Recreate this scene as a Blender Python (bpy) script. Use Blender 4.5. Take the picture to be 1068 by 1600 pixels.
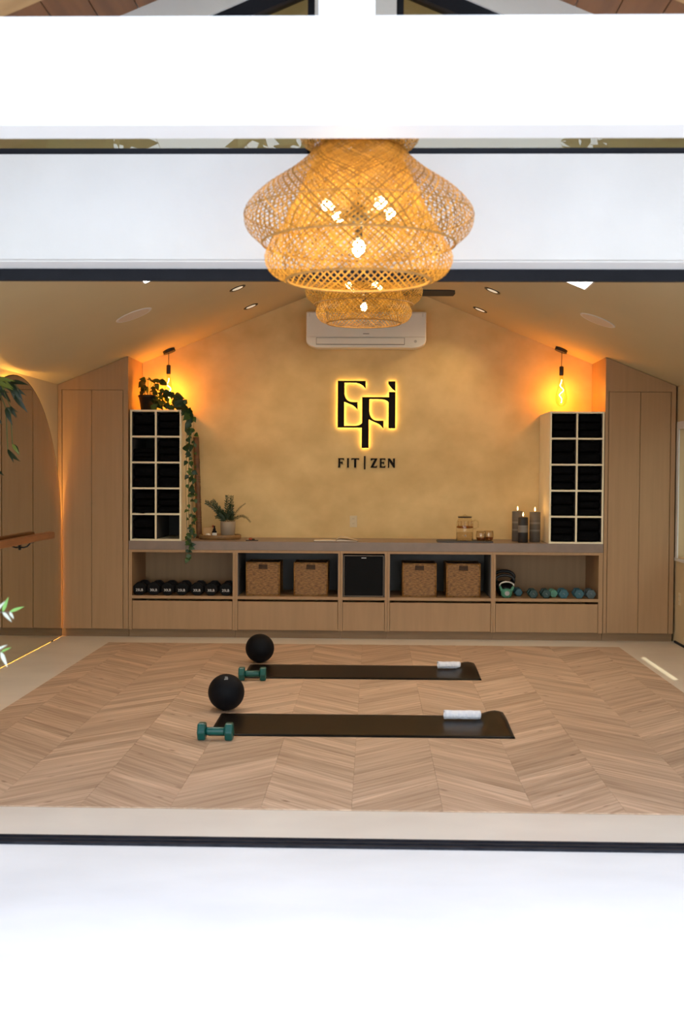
import bpy, math, random
from mathutils import Vector, Matrix, noise as mnoise
R = math.radians
random.seed(7)
scn = bpy.context.scene
for o in list(bpy.data.objects):
    bpy.data.objects.remove(o)
C = scn.collection

# ------------------------------------------------------------------ camera
cam_d = bpy.data.cameras.new('camera')
cam = bpy.data.objects.new('camera', cam_d); C.objects.link(cam)
cam_d.sensor_fit = 'VERTICAL'; cam_d.sensor_height = 36.0
cam_d.lens = 1900.0 / 1600.0 * 36.0
cam.matrix_world = (Matrix.Translation((0, 0, 1.55)) @ Matrix.Rotation(R(1.4663), 4, 'Z')
                    @ Matrix.Rotation(R(90 - 1.7871), 4, 'X') @ Matrix.Rotation(R(0.33), 4, 'Z'))
cam_d.dof.use_dof = True; cam_d.dof.focus_distance = 11.0; cam_d.dof.aperture_fstop = 4.0
cam_d.clip_start = 0.05; cam_d.clip_end = 300
scn.camera = cam

# ------------------------------------------------------------------ world, sun, exposure
SUN_DIR = Vector((-0.48, -0.64, -0.81)).normalized()
w = bpy.data.worlds.new('sky'); scn.world = w; w.use_nodes = True
wn = w.node_tree.nodes; wl = w.node_tree.links
sky = wn.new('ShaderNodeTexSky'); sky.sky_type = 'NISHITA'; sky.sun_disc = False
sky.sun_elevation = R(45); sky.sun_rotation = math.atan2(0.48, 0.64)
sky.air_density = 1.0; sky.dust_density = 1.0; sky.ozone_density = 1.0
bg = wn['Background']; bg.inputs['Strength'].default_value = 1.0
hs = wn.new('ShaderNodeHueSaturation'); hs.inputs['Saturation'].default_value = .5
wl.new(sky.outputs[0], hs.inputs['Color']); wl.new(hs.outputs[0], bg.inputs[0])
sd = bpy.data.lights.new('sun', 'SUN'); sd.energy = 5.0; sd.angle = R(0.6); sd.color = (1.0, .93, .82)
sun = bpy.data.objects.new('sun', sd); C.objects.link(sun)
sun.rotation_euler = SUN_DIR.to_track_quat('-Z', 'Y').to_euler()
sun.location = (6, 14, 8)
scn.view_settings.view_transform = 'Standard'; scn.view_settings.look = 'None'
scn.view_settings.exposure = 0.1; scn.view_settings.gamma = 1.0
scn.view_settings.use_curve_mapping = False

# ------------------------------------------------------------------ materials
M = {}
def mat(name, c1, c2=None, rough=.6, metal=0., scale=(6, 6, 6), detail=4, bump=0., bscale=None, spec=.5,
        emit=None, estr=0., lo=.35, hi=.65, coat=0.):
    m = bpy.data.materials.new(name); m.use_nodes = True; M[name] = m
    nt = m.node_tree; n = nt.nodes; b = n['Principled BSDF']
    b.inputs['Base Color'].default_value = (*c1, 1); b.inputs['Roughness'].default_value = rough
    b.inputs['Metallic'].default_value = metal; b.inputs['Specular IOR Level'].default_value = spec
    b.inputs['Coat Weight'].default_value = coat
    tc = n.new('ShaderNodeTexCoord'); mp = n.new('ShaderNodeMapping'); mp.inputs['Scale'].default_value = scale
    nt.links.new(tc.outputs['Object'], mp.inputs['Vector'])
    nz = n.new('ShaderNodeTexNoise'); nz.inputs['Scale'].default_value = 1.0; nz.inputs['Detail'].default_value = detail
    nt.links.new(mp.outputs[0], nz.inputs['Vector'])
    if c2 is None: c2 = tuple(x * .86 for x in c1)
    rp = n.new('ShaderNodeValToRGB'); rp.color_ramp.elements[0].color = (*c1, 1); rp.color_ramp.elements[1].color = (*c2, 1)
    rp.color_ramp.elements[0].position = lo; rp.color_ramp.elements[1].position = hi
    nt.links.new(nz.outputs['Fac'], rp.inputs['Fac']); nt.links.new(rp.outputs[0], b.inputs['Base Color'])
    if bump:
        bp = n.new('ShaderNodeBump'); bp.inputs['Strength'].default_value = bump; bp.inputs['Distance'].default_value = .01
        if bscale:
            mp2 = n.new('ShaderNodeMapping'); mp2.inputs['Scale'].default_value = bscale
            nz2 = n.new('ShaderNodeTexNoise'); nz2.inputs['Scale'].default_value = 1.0; nz2.inputs['Detail'].default_value = 5
            nt.links.new(tc.outputs['Object'], mp2.inputs[0]); nt.links.new(mp2.outputs[0], nz2.inputs['Vector'])
            nt.links.new(nz2.outputs['Fac'], bp.inputs['Height'])
        else:
            nt.links.new(nz.outputs['Fac'], bp.inputs['Height'])
        nt.links.new(bp.outputs[0], b.inputs['Normal'])
    if emit:
        b.inputs['Emission Color'].default_value = (*emit, 1); b.inputs['Emission Strength'].default_value = estr
    return m
def clear_glass(name, tint=(1, 1, 1), rough=0., ior=1.45, refl=1.0):
    m = bpy.data.materials.new(name); m.use_nodes = True; M[name] = m
    nt = m.node_tree; n = nt.nodes; n.remove(n['Principled BSDF']); out = n['Material Output']
    t = n.new('ShaderNodeBsdfTransparent'); t.inputs[0].default_value = (*tint, 1)
    g = n.new('ShaderNodeBsdfGlossy'); g.inputs['Roughness'].default_value = rough
    f = n.new('ShaderNodeLayerWeight'); f.inputs['Blend'].default_value = .5
    pw_ = n.new('ShaderNodeMath'); pw_.operation = 'POWER'; pw_.inputs[1].default_value = 5
    nt.links.new(f.outputs['Facing'], pw_.inputs[0])
    k = n.new('ShaderNodeMath'); k.operation = 'MULTIPLY_ADD'; k.inputs[1].default_value = .9 * refl; k.inputs[2].default_value = .04 * refl; k.use_clamp = True
    x = n.new('ShaderNodeMixShader'); nt.links.new(pw_.outputs[0], k.inputs[0]); nt.links.new(k.outputs[0], x.inputs[0])
    nt.links.new(t.outputs[0], x.inputs[1]); nt.links.new(g.outputs[0], x.inputs[2]); nt.links.new(x.outputs[0], out.inputs[0])
    return m
def leafy(name, c1, c2, rough=.45, trans=.25):
    m = mat(name, c1, c2, rough=rough, scale=(20, 20, 20))
    nt = m.node_tree; n = nt.nodes; b = n['Principled BSDF']; out = n['Material Output']
    t = n.new('ShaderNodeBsdfTranslucent'); t.inputs[0].default_value = (*[min(1, x * 1.6) for x in c1], 1)
    x = n.new('ShaderNodeMixShader'); x.inputs[0].default_value = trans
    nt.links.new(b.outputs[0], x.inputs[1]); nt.links.new(t.outputs[0], x.inputs[2]); nt.links.new(x.outputs[0], out.inputs[0])
    return m
mat('white_paint', (.68, .68, .68), (.65, .65, .65), rough=.55, scale=(2, 2, 2), bump=.05, bscale=(60, 60, 60))
mat('stucco', (.575, .57, .56), (.54, .535, .525), rough=.8, scale=(3, 3, 3), bump=.12, bscale=(90, 90, 90))
mat('ceiling_paint', (.58, .495, .31), (.55, .47, .295), rough=.8, scale=(1, 1, 1))
mat('side_wall_paint', (.60, .47, .28), (.56, .44, .26), rough=.75, scale=(1.5, 1.5, 1.5))
mat('limewash', (.80, .59, .29), (.62, .44, .20), rough=.85, scale=(2.6, 2.6, 3.0), detail=9, bump=.2, bscale=(9, 9, 9), lo=.32, hi=.70)
mat('patio_concrete', (.80, .79, .78), (.72, .71, .70), rough=.75, scale=(1.2, 2.2, 1), detail=6, bump=.05, bscale=(30, 30, 30))
mat('lawn_green', (.060, .085, .025), (.085, .10, .03), rough=.9, scale=(3, 3, 3), detail=8)
mat('floor_concrete', (.77, .70, .61), (.69, .62, .54), rough=.42, scale=(1.4, 2, 1), detail=6)
mat('oak', (.415, .248, .122), (.38, .226, .11), rough=.5, scale=(28, 28, 1.3), detail=5)
mat('oak_drawer', (.415, .248, .122), (.38, .226, .11), rough=.5, scale=(22, 22, 1.6), detail=5)
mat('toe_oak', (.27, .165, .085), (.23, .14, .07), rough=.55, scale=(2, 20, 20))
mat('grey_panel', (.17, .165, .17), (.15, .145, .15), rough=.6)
mat('counter_stone', (.26, .185, .145), (.22, .16, .125), rough=.4, scale=(9, 9, 9), detail=6)
mat('cream_laminate', (.86, .76, .54), (.83, .73, .52), rough=.5)
mat('cell_back_and_shade', (.05, .047, .045), (.045, .042, .04), rough=.8)  # dark shelf backs, also the shade painted onto the cell sides
mat('black_cloth', (.0035, .0035, .004), (.005, .005, .006), rough=.9, scale=(40, 40, 40), bump=.3, spec=.04)
mat('black_metal', (.012, .012, .014), (.018, .018, .02), rough=.4)
mat('frame_black', (.008, .009, .013), (.012, .013, .018), spec=.12, rough=.5, scale=(4, 4, 4))
mat('track_black', (.008, .009, .014), (.022, .022, .028), spec=.15, rough=.6, scale=(10, 60, 10), detail=6, bump=.2)
mat('black_rubber', (.008, .008, .009), (.010, .010, .011), rough=.5, bump=.06, bscale=(300, 300, 300), spec=.06)
mat('slam_rubber', (.004, .004, .006), (.006, .006, .008), rough=.55, bump=.15, bscale=(220, 220, 220), spec=.12)
mat('mat_rubber', (.006, .0045, .0033), (.010, .007, .0056), rough=.30, scale=(14, 14, 14), bump=.015, bscale=(160, 160, 160), spec=.07)
mat('print_white', (.75, .75, .75), rough=.6)
mat('print_grey', (.42, .42, .42), rough=.6)
mat('teal_neoprene', (.004, .090, .075), (.004, .075, .063), rough=.3, scale=(30, 30, 30))
mat('deep_teal_neoprene', (.004, .040, .040), (.004, .034, .032), rough=.4)
mat('sea_blue_neoprene', (.022, .105, .14), (.018, .09, .12), rough=.42)
mat('mint_neoprene', (.10, .31, .21), (.08, .27, .18), rough=.4)
mat('slate_neoprene', (.06, .095, .11), (.05, .08, .09), rough=.45)
mat('towel_white', (.88, .88, .93), (.78, .79, .88), rough=.95, scale=(60, 60, 60), bump=.5)
mat('wicker', (.40, .19, .045), (.14, .058, .014), rough=.5, scale=(30, 30, 130), detail=3, bump=.3)
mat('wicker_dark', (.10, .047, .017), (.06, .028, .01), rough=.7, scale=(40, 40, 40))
mat('appliance_black', (.004, .004, .005), rough=.6, spec=.12)
mat('steel', (.55, .52, .48), rough=.35, metal=1.)
mat('trim_bronze', (.16, .12, .085), rough=.5)
mat('ac_white', (.78, .74, .68), (.76, .72, .66), rough=.35)
mat('ac_icon', (.50, .46, .41), rough=.5)
mat('ac_seam', (.16, .14, .12), rough=.6)
mat('plate_ivory', (.70, .58, .38), rough=.45)
mat('outlet_dark', (.06, .045, .03), rough=.5)
mat('barre_wood', (.36, .145, .05), (.26, .10, .035), rough=.4, scale=(25, 2, 25))
mat('soffit_wood', (.22, .088, .028), (.12, .045, .015), rough=.5, scale=(14, 1.2, 14), detail=6, lo=.3, hi=.75)
mat('rafter_wood', (.46, .28, .12), (.38, .22, .09), rough=.55, scale=(2, 14, 14))
mat('tray_wood', (.30, .165, .06), (.21, .11, .04), rough=.5, scale=(20, 3, 20))
mat('stick_wood', (.20, .085, .028), (.07, .03, .011), rough=.55, scale=(14, 14, 8), detail=5)
mat('dark_tray', (.035, .018, .010), (.025, .013, .008), rough=.4)
mat('paper', (.72, .62, .48), (.66, .56, .43), rough=.8)
mat('book_cover', (.10, .05, .03), rough=.6)
mat('candle_grey', (.12, .10, .085), (.10, .085, .07), rough=.6, scale=(4, 4, 30))
mat('candle_black', (.014, .012, .012), (.02, .018, .018), rough=.55)
mat('candle_band', (.22, .19, .16), (.17, .15, .13), rough=.6, scale=(5, 5, 60))
mat('vase_grey', (.34, .27, .20), (.28, .22, .16), rough=.5)
mat('pot_black', (.010, .010, .012), rough=.3)
mat('pot_clay', (.55, .50, .44), rough=.8)
mat('soil', (.03, .018, .01), rough=.95, scale=(60, 60, 60), bump=.6)
mat('stem_green', (.10, .13, .035), (.07, .09, .025), rough=.6)
mat('stem_brown', (.085, .05, .025), rough=.7)
mat('bark', (.20, .16, .12), (.12, .095, .07), rough=.9, scale=(20, 20, 8), bump=.5)
mat('stone_white', (.70, .66, .60), rough=.6)
mat('label_white', (.7, .68, .64), rough=.6)
mat('carton_tan', (.62, .40, .20), (.55, .35, .17), rough=.6)
mat('amber_cap', (.30, .05, .02), rough=.5)
mat('grille_white', (.66, .60, .52), (.60, .55, .47), rough=.7, scale=(200, 200, 200))
mat('light_ring', (.012, .011, .010), rough=.4)
mat('downlight_lens', (.8, .75, .65), emit=(1, .85, .62), estr=.45)
mat('skylight_glow', (.85, .85, .82), emit=(1, .95, .86), estr=10.0)  # emission in place of daylight through the skylights
mat('filament', (1, .7, .3), emit=(1, .72, .30), estr=22)
mat('bulb_glow', (1, .9, .7), emit=(1, .82, .50), estr=26)
mat('flame', (1, .6, .2), emit=(1, .60, .20), estr=14)
mat('led_amber', (1, .7, .3), emit=(1, .52, .11), estr=32)
mat('led_sign', (1, .75, .25), emit=(1, .64, .15), estr=7)
mat('sign_black', (.007, .005, .004), (.009, .007, .005), rough=.6, spec=.1)
leafy('pothos_leaf', (.035, .085, .018), (.055, .115, .022), rough=.35)
leafy('pothos_leaf_dark', (.014, .042, .016), (.022, .06, .018), rough=.35)
leafy('fern_leaf', (.022, .045, .018), (.035, .06, .02), rough=.5)
leafy('hanging_leaf', (.008, .020, .007), (.014, .03, .008), rough=.35)
leafy('hanging_leaf_light', (.16, .20, .03), (.10, .15, .03), rough=.35)
leafy('olive_leaf', (.58, .60, .50), (.42, .48, .38), rough=.6, trans=.08)
leafy('olive_leaf_green', (.20, .42, .09), (.16, .34, .08), rough=.5)
leafy('bamboo', (.66, .36, .06), (.50, .25, .03), rough=.5, trans=.5)
leafy('bamboo_rim', (.40, .20, .04), (.30, .15, .03), rough=.5, trans=.1)
def vary_islands(name, lo_, hi_):
    nt = M[name].node_tree; n = nt.nodes; b = n['Principled BSDF']; src = b.inputs['Base Color'].links[0].from_socket
    ge = n.new('ShaderNodeNewGeometry'); mr = n.new('ShaderNodeMapRange'); mr.inputs['To Min'].default_value = lo_; mr.inputs['To Max'].default_value = hi_
    nt.links.new(ge.outputs['Random Per Island'], mr.inputs[0])
    vm = n.new('ShaderNodeVectorMath'); vm.operation = 'SCALE'; nt.links.new(src, vm.inputs[0]); nt.links.new(mr.outputs[0], vm.inputs['Scale'])
    nt.links.new(vm.outputs[0], b.inputs['Base Color'])
    for q in n:
        if q.type == 'BSDF_TRANSLUCENT': nt.links.new(vm.outputs[0], q.inputs[0])
vary_islands('bamboo', .45, 1.15)
clear_glass('window_glass', (.86, .87, .78), refl=1.5)
clear_glass('bulb_glass', (1, .90, .74), refl=.9)
clear_glass('jar_glass', (.95, .92, .86), refl=.8)
clear_glass('tumbler_glass', (.94, .90, .84), refl=1.8)
clear_glass('tea_liquid', (.62, .40, .20), refl=.6)
mm = mat('mirror_silver', (.66, .62, .50), (.66, .62, .50), rough=.015, metal=1.)

def parquet_material():
    m = bpy.data.materials.new('parquet_oak'); m.use_nodes = True; M['parquet'] = m
    nt = m.node_tree; n = nt.nodes; L = nt.links; b = n['Principled BSDF']
    b.inputs['Roughness'].default_value = .5; b.inputs['Specular IOR Level'].default_value = .35
    uv = n.new('ShaderNodeUVMap'); uv.uv_map = 'UVMap'
    oi = n.new('ShaderNodeObjectInfo'); ge = n.new('ShaderNodeNewGeometry')
    ad = n.new('ShaderNodeMath'); ad.operation = 'ADD'; fr = n.new('ShaderNodeMath'); fr.operation = 'FRACT'
    L.new(oi.outputs['Random'], ad.inputs[0]); L.new(ge.outputs['Random Per Island'], ad.inputs[1]); L.new(ad.outputs[0], fr.inputs[0])
    sc = n.new('ShaderNodeVectorMath'); sc.operation = 'MULTIPLY'; sc.inputs[1].default_value = (1.6, 34, 1); L.new(uv.outputs[0], sc.inputs[0])
    rv = n.new('ShaderNodeCombineXYZ'); k = n.new('ShaderNodeMath'); k.operation = 'MULTIPLY'; k.inputs[1].default_value = 57.3
    L.new(fr.outputs[0], k.inputs[0]); L.new(k.outputs[0], rv.inputs[0]); L.new(k.outputs[0], rv.inputs[1])
    va = n.new('ShaderNodeVectorMath'); va.operation = 'ADD'; L.new(sc.outputs[0], va.inputs[0]); L.new(rv.outputs[0], va.inputs[1])
    nz = n.new('ShaderNodeTexNoise'); nz.inputs['Scale'].default_value = 1; nz.inputs['Detail'].default_value = 6
    nz.inputs['Distortion'].default_value = .6; L.new(va.outputs[0], nz.inputs['Vector'])
    r1 = n.new('ShaderNodeValToRGB')
    e = r1.color_ramp.elements; e[0].position = .28; e[0].color = (.39, .25, .16, 1); e[1].position = .70; e[1].color = (.69, .505, .365, 1)
    L.new(nz.outputs['Fac'], r1.inputs[0])
    r2 = n.new('ShaderNodeValToRGB'); e = r2.color_ramp.elements
    e[0].position = 0; e[0].color = (.80, .77, .74, 1); e[1].position = 1; e[1].color = (1.12, 1.11, 1.10, 1)
    L.new(fr.outputs[0], r2.inputs[0])
    mx = n.new('ShaderNodeMix'); mx.data_type = 'RGBA'; mx.blend_type = 'MULTIPLY'; mx.inputs[0].default_value = 1
    L.new(r1.outputs[0], mx.inputs[6]); L.new(r2.outputs[0], mx.inputs[7])
    # knots
    sk = n.new('ShaderNodeVectorMath'); sk.operation = 'MULTIPLY'; sk.inputs[1].default_value = (3.2, 9, 1); L.new(uv.outputs[0], sk.inputs[0])
    vk = n.new('ShaderNodeVectorMath'); vk.operation = 'ADD'; L.new(sk.outputs[0], vk.inputs[0]); L.new(rv.outputs[0], vk.inputs[1])
    vo = n.new('ShaderNodeTexVoronoi'); vo.inputs['Scale'].default_value = 1.0; L.new(vk.outputs[0], vo.inputs['Vector'])
    r3 = n.new('ShaderNodeValToRGB'); e = r3.color_ramp.elements
    e[0].position = .03; e[0].color = (.45, .36, .30, 1); e[1].position = .12; e[1].color = (1, 1, 1, 1)
    L.new(vo.outputs['Distance'], r3.inputs[0])
    m2 = n.new('ShaderNodeMix'); m2.data_type = 'RGBA'; m2.blend_type = 'MULTIPLY'; m2.inputs[0].default_value = 1
    L.new(mx.outputs[2], m2.inputs[6]); L.new(r3.outputs[0], m2.inputs[7])
    L.new(m2.outputs[2], b.inputs['Base Color'])
    bp = n.new('ShaderNodeBump'); bp.inputs['Strength'].default_value = .08; bp.inputs['Distance'].default_value = .004
    L.new(nz.outputs['Fac'], bp.inputs['Height']); L.new(bp.outputs[0], b.inputs['Normal'])
parquet_material()

# ------------------------------------------------------------------ mesh helpers
class MB:
    def __init__(s): s.v = []; s.f = []; s.uv = None
    def add(s, vs, fs):
        o = len(s.v); s.v += [tuple(p) for p in vs]; s.f += [tuple(i + o for i in f) for f in fs]; return s
    def box(s, x0, y0, z0, x1, y1, z1):
        return s.add([(x0, y0, z0), (x1, y0, z0), (x1, y1, z0), (x0, y1, z0), (x0, y0, z1), (x1, y0, z1), (x1, y1, z1), (x0, y1, z1)],
                     [(0, 3, 2, 1), (4, 5, 6, 7), (0, 1, 5, 4), (1, 2, 6, 5), (2, 3, 7, 6), (3, 0, 4, 7)])
    def prism(s, pts, axis, a, b):
        n = len(pts)
        def P(p, t):
            return (p[0], t, p[1]) if axis == 'y' else ((t, p[0], p[1]) if axis == 'x' else (p[0], p[1], t))
        vs = [P(p, a) for p in pts] + [P(p, b) for p in pts]
        fs = [tuple(range(n)), tuple(range(2 * n - 1, n - 1, -1))]
        fs += [(i, i + n, (i + 1) % n + n, (i + 1) % n) for i in range(n)]
        return s.add(vs, fs)
    def lathe(s, prof, n=24, c=(0, 0, 0), axis='z', cap=True, sides=None):
        vs = []; fs = []; m = len(prof)
        for r, h in prof:
            for i in range(n):
                a = 2 * math.pi * i / n
                p = (r * math.cos(a), r * math.sin(a), h)
                if axis == 'y': p = (p[0], p[2], p[1])
                elif axis == 'x': p = (p[2], p[0], p[1])
                vs.append((p[0] + c[0], p[1] + c[1], p[2] + c[2]))
        for j in range(m - 1):
            for i in range(n):
                k = (i + 1) % n
                fs.append((j * n + i, j * n + k, (j + 1) * n + k, (j + 1) * n + i))
        if cap:
            fs.append(tuple(range(n - 1, -1, -1))); fs.append(tuple((m - 1) * n + i for i in range(n)))
        return s.add(vs, fs)
    def tube(s, pts, r, n=8, closed=False):
        pts = [Vector(p) for p in pts]; m = len(pts); vs = []; fs = []
        rr = r if isinstance(r, (list, tuple)) else [r] * m
        up = Vector((0, 0, 1)); prev = None
        for i, p in enumerate(pts):
            if closed: t = (pts[(i + 1) % m] - pts[i - 1])
            else: t = pts[min(i + 1, m - 1)] - pts[max(i - 1, 0)]
            t.normalize()
            if prev is None:
                a = up if abs(t.z) < .95 else Vector((1, 0, 0))
                u = t.cross(a).normalized()
            else:
                u = (prev - t * prev.dot(t))
                u = u.normalized() if u.length > 1e-6 else t.orthogonal().normalized()
            prev = u; v = t.cross(u)
            for k in range(n):
                g = 2 * math.pi * k / n
                vs.append(p + (u * math.cos(g) + v * math.sin(g)) * rr[i])
        for i in range(m if closed else m - 1):
            j = (i + 1) % m
            for k in range(n):
                l = (k + 1) % n
                fs.append((i * n + k, i * n + l, j * n + l, j * n + k))
        if not closed:
            fs.append(tuple(range(n - 1, -1, -1))); fs.append(tuple((m - 1) * n + k for k in range(n)))
        return s.add(vs, fs)
    def sphere(s, c, r, n=20, m=12, sz=1.0):
        prof = [(max(1e-4, r * math.sin(math.pi * j / m)), -r * sz * math.cos(math.pi * j / m)) for j in range(m + 1)]
        return s.lathe(prof, n, c)
    def mesh(s, name, material, smooth=False):
        me = bpy.data.meshes.new(name); me.from_pydata(s.v, [], s.f); me.materials.append(M[material])
        import bmesh
        bm = bmesh.new(); bm.from_mesh(me); bmesh.ops.recalc_face_normals(bm, faces=bm.faces); bm.to_mesh(me); bm.free()
        if smooth:
            for p in me.polygons: p.use_smooth = len(p.vertices) <= 4
        me.update(); return me
    def build(s, name, material, parent=None, smooth=False, bevel=0., seg=2):
        o = bpy.data.objects.new(name, s.mesh(name, material, smooth)); C.objects.link(o); o.parent = parent
        if bevel:
            b = o.modifiers.new('bevel', 'BEVEL'); b.width = bevel; b.segments = seg; b.limit_method = 'ANGLE'; b.angle_limit = R(35)
        return o
def tag(o, label, cat=None, group=None, kind=None):
    o['label'] = label
    if cat: o['category'] = cat
    if group: o['group'] = group
    if kind: o['kind'] = kind
    return o
def thing(name, label, cat, loc=(0, 0, 0), rz=0, group=None):
    o = bpy.data.objects.new(name, None); C.objects.link(o); o.empty_display_size = .05
    o.location = loc; o.rotation_euler = (0, 0, rz)
    return tag(o, label, cat, group)
def inst(me, name, parent, mtx):
    o = bpy.data.objects.new(name, me); C.objects.link(o); o.parent = parent; o.matrix_local = mtx; return o
def lamp_light(name, parent, loc, watts, color, radius=.03, kind='POINT', spot=None):
    d = bpy.data.lights.new(name, kind); d.energy = watts; d.color = color; d.shadow_soft_size = radius
    if kind == 'SPOT': d.spot_size = spot; d.spot_blend = .8
    o = bpy.data.objects.new(name, d); C.objects.link(o); o.parent = parent; o.location = loc; return o
def text_mesh(txt, size, depth, name, material):
    cu = bpy.data.curves.new(name, 'FONT'); cu.body = txt; cu.size = size; cu.extrude = depth; cu.align_x = 'CENTER'; cu.align_y = 'CENTER'
    t = bpy.data.objects.new(name, cu); C.objects.link(t)
    dg = bpy.context.evaluated_depsgraph_get(); me = bpy.data.meshes.new_from_object(t.evaluated_get(dg))
    bpy.data.objects.remove(t); bpy.data.curves.remove(cu)
    me.name = name; me.materials.clear(); me.materials.append(M[material]); return me
def frame_mtx(loc, direc, normal, s=1.0):
    y = Vector(direc).normalized(); z = Vector(normal); z = (z - y * z.dot(y))
    z = z.normalized() if z.length > 1e-5 else y.orthogonal().normalized()
    x = y.cross(z)
    m = Matrix((x, y, z)).transposed().to_4x4()
    return Matrix.Translation(loc) @ m @ Matrix.Scale(s, 4)

# ------------------------------------------------------------------ room constants (metres)
XL, XR = -2.97, 2.82          # inner faces of the side walls
YB = 12.10                    # back wall
YF0, YF1 = 4.76, 4.98         # facade, outer and inner face
RX, RZ, SL = -0.07, 3.545, .403   # ridge and roof slope
def cz(x): return RZ - SL * abs(x - RX)
ROOF_T = .16

# ------------------------------------------------------------------ structure
g = MB().box(-7, -3, -.2, 7, YF1 + .02, 0)
tag(g.build('ground', 'patio_concrete'), 'pale concrete patio slab outside the open doors', 'patio', kind='structure')
g = MB().box(-30, -30, -.2, 30, -3, -.02); g.box(-30, -3, -.2, -7, YF1 + .02, -.02); g.box(7, -3, -.2, 30, YF1 + .02, -.02); g.box(-30, YF1 + .02, -.2, XL - .15, 40, -.02); g.box(XR + .15, YF1 + .02, -.2, 30, 40, -.02); g.box(XL - .15, YB + .15, -.2, XR + .15, 40, -.02)
tag(g.build('lawn', 'lawn_green'), 'green lawn around the patio and the building', 'lawn', kind='structure')
fl = MB().box(XL, YF1 + .02, -.2, XR, YB, 0).build('floor', 'floor_concrete')
tag(fl, 'polished beige concrete floor framing a chevron oak field', 'floor', kind='structure')

# chevron parquet
FX0, FX1, FY0, FY1 = -2.40, 2.22, 5.55, 10.98
MB().box(FX0, FY0, -.01, FX1, FY1, .0015).build('underlay', 'tray_wood', fl)
def clip(poly, axis, val, keep_less):
    out = []
    for i in range(len(poly)):
        a, b = poly[i], poly[(i + 1) % len(poly)]
        ia = (a[axis] <= val) == keep_less or a[axis] == val; ib = (b[axis] <= val) == keep_less or b[axis] == val
        if ia: out.append(a)
        if ia != ib:
            t = (val - a[axis]) / (b[axis] - a[axis]); out.append((a[0] + (b[0] - a[0]) * t, a[1] + (b[1] - a[1]) * t))
    return out
CW, SP, GAP = .42, .14, .0005
boards = []
for i in range(-6, 6):
    xl = -.09 + i * CW; xr = xl + CW; s = 1 if i % 2 == 0 else -1
    k0 = int((FY0 - CW) / SP) - 2
    for k in range(k0, int(FY1 / SP) + 3):
        c = k * SP
        a, b = (c, c + CW) if s > 0 else (c + CW, c)
        poly = [(xl + GAP, a + GAP), (xr - GAP, b + GAP), (xr - GAP, b + SP - GAP), (xl + GAP, a + SP - GAP)]
        cx, cy = (xl + xr) / 2, (a + b + SP) / 2
        q = clip(clip(clip(clip(poly, 0, FX0, False), 0, FX1, True), 1, FY0, False), 1, FY1, True)
        if len(q) < 3: continue
        area = abs(sum(q[j][0] * q[(j + 1) % len(q)][1] - q[(j + 1) % len(q)][0] * q[j][1] for j in range(len(q)))) / 2
        if area < .0004: continue
        full = len(q) == 4 and area > .995 * CW * SP * .985
        my = max(p[1] for p in q)
        seen = (cx < 485 * my / 1900 + .15) and (cx > -583 * my / 1900 - .15)
        boards.append((0 if seen else 1, cy, cx, s, q, full))
boards.sort(key=lambda t: (t[0], t[1]))
def board_geo(q, cx, cy, s, mb=None, uvs=None):
    ca, sa = math.cos(R(45) * s), math.sin(R(45) * s)
    loc = [((p[0] - cx) * ca + (p[1] - cy) * sa, -(p[0] - cx) * sa + (p[1] - cy) * ca) for p in q]
    return loc
def board_mesh(items):
    vs, fs, uv = [], [], []
    for (loc, world) in items:
        n = len(loc); o = len(vs); top = .006; e = .0005
        cxm = sum(p[0] for p in world) / n; cym = sum(p[1] for p in world) / n
        for p in world: vs.append((p[0], p[1], .0016))
        for p in world: vs.append((p[0], p[1], top - .0003))
        for p in world:
            d = Vector((cxm - p[0], cym - p[1])); l = max(d.length, 1e-6); vs.append((p[0] + d.x / l * e, p[1] + d.y / l * e, top))
        for lv in range(2):
            for i in range(n):
                j = (i + 1) % n; fs.append((o + lv * n + i, o + lv * n + j, o + (lv + 1) * n + j, o + (lv + 1) * n + i))
        fs.append(tuple(o + 2 * n + i for i in range(n)))
        uv += list(loc) * 3
    me = bpy.data.meshes.new('floor_board'); me.from_pydata(vs, [], fs); me.materials.append(M['parquet'])
    ul = me.uv_layers.new(name='UVMap')
    for lp in me.loops: ul.data[lp.index].uv = uv[lp.vertex_index]
    import bmesh
    bm = bmesh.new(); bm.from_mesh(me); bmesh.ops.recalc_face_normals(bm, faces=bm.faces); bm.to_mesh(me); bm.free()
    return me
shared = {}
for bi, (_, cy, cx, s, q, full) in enumerate(boards[:300]):
    if full and s in shared: me = shared[s]
    else:
        loc = board_geo(q, cx, cy, s); me = board_mesh([(loc, loc)])
        if full: shared[s] = me
    inst(me, 'floor_board', fl, Matrix.Translation((cx, cy, 0)) @ Matrix.Rotation(R(45) * s, 4, 'Z'))
rest = [(board_geo(q, cx, cy, s), q) for (_, cy, cx, s, q, full) in boards[300:]]
if rest:
    o = bpy.data.objects.new('floor_boards', board_mesh(rest)); C.objects.link(o); o.parent = fl; o['kind'] = 'stuff'

tag(MB().box(4.8, 5.2, -.05, 4.95, 15, 2.2).build('sky_blocking_wall', 'stucco'), 'unseen plain wall added to cut skylight at the side window', 'wall', kind='structure')  # unseen wall added to block low skylight through the side window

# threshold track
t = MB().box(XL + .1, 4.985, -.02, XR - .1, 5.09, .006); t.box(XL + .1, 4.985, .006, XR - .1, 5.0, .012); t.box(XL + .1, 5.03, .006, XR - .1, 5.042, .012); t.box(XL + .1, 5.075, .006, XR - .1, 5.09, .012)
tag(t.build('trim_1', 'track_black'), 'black metal sliding door track set in the floor', 'door track', kind='structure')

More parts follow.
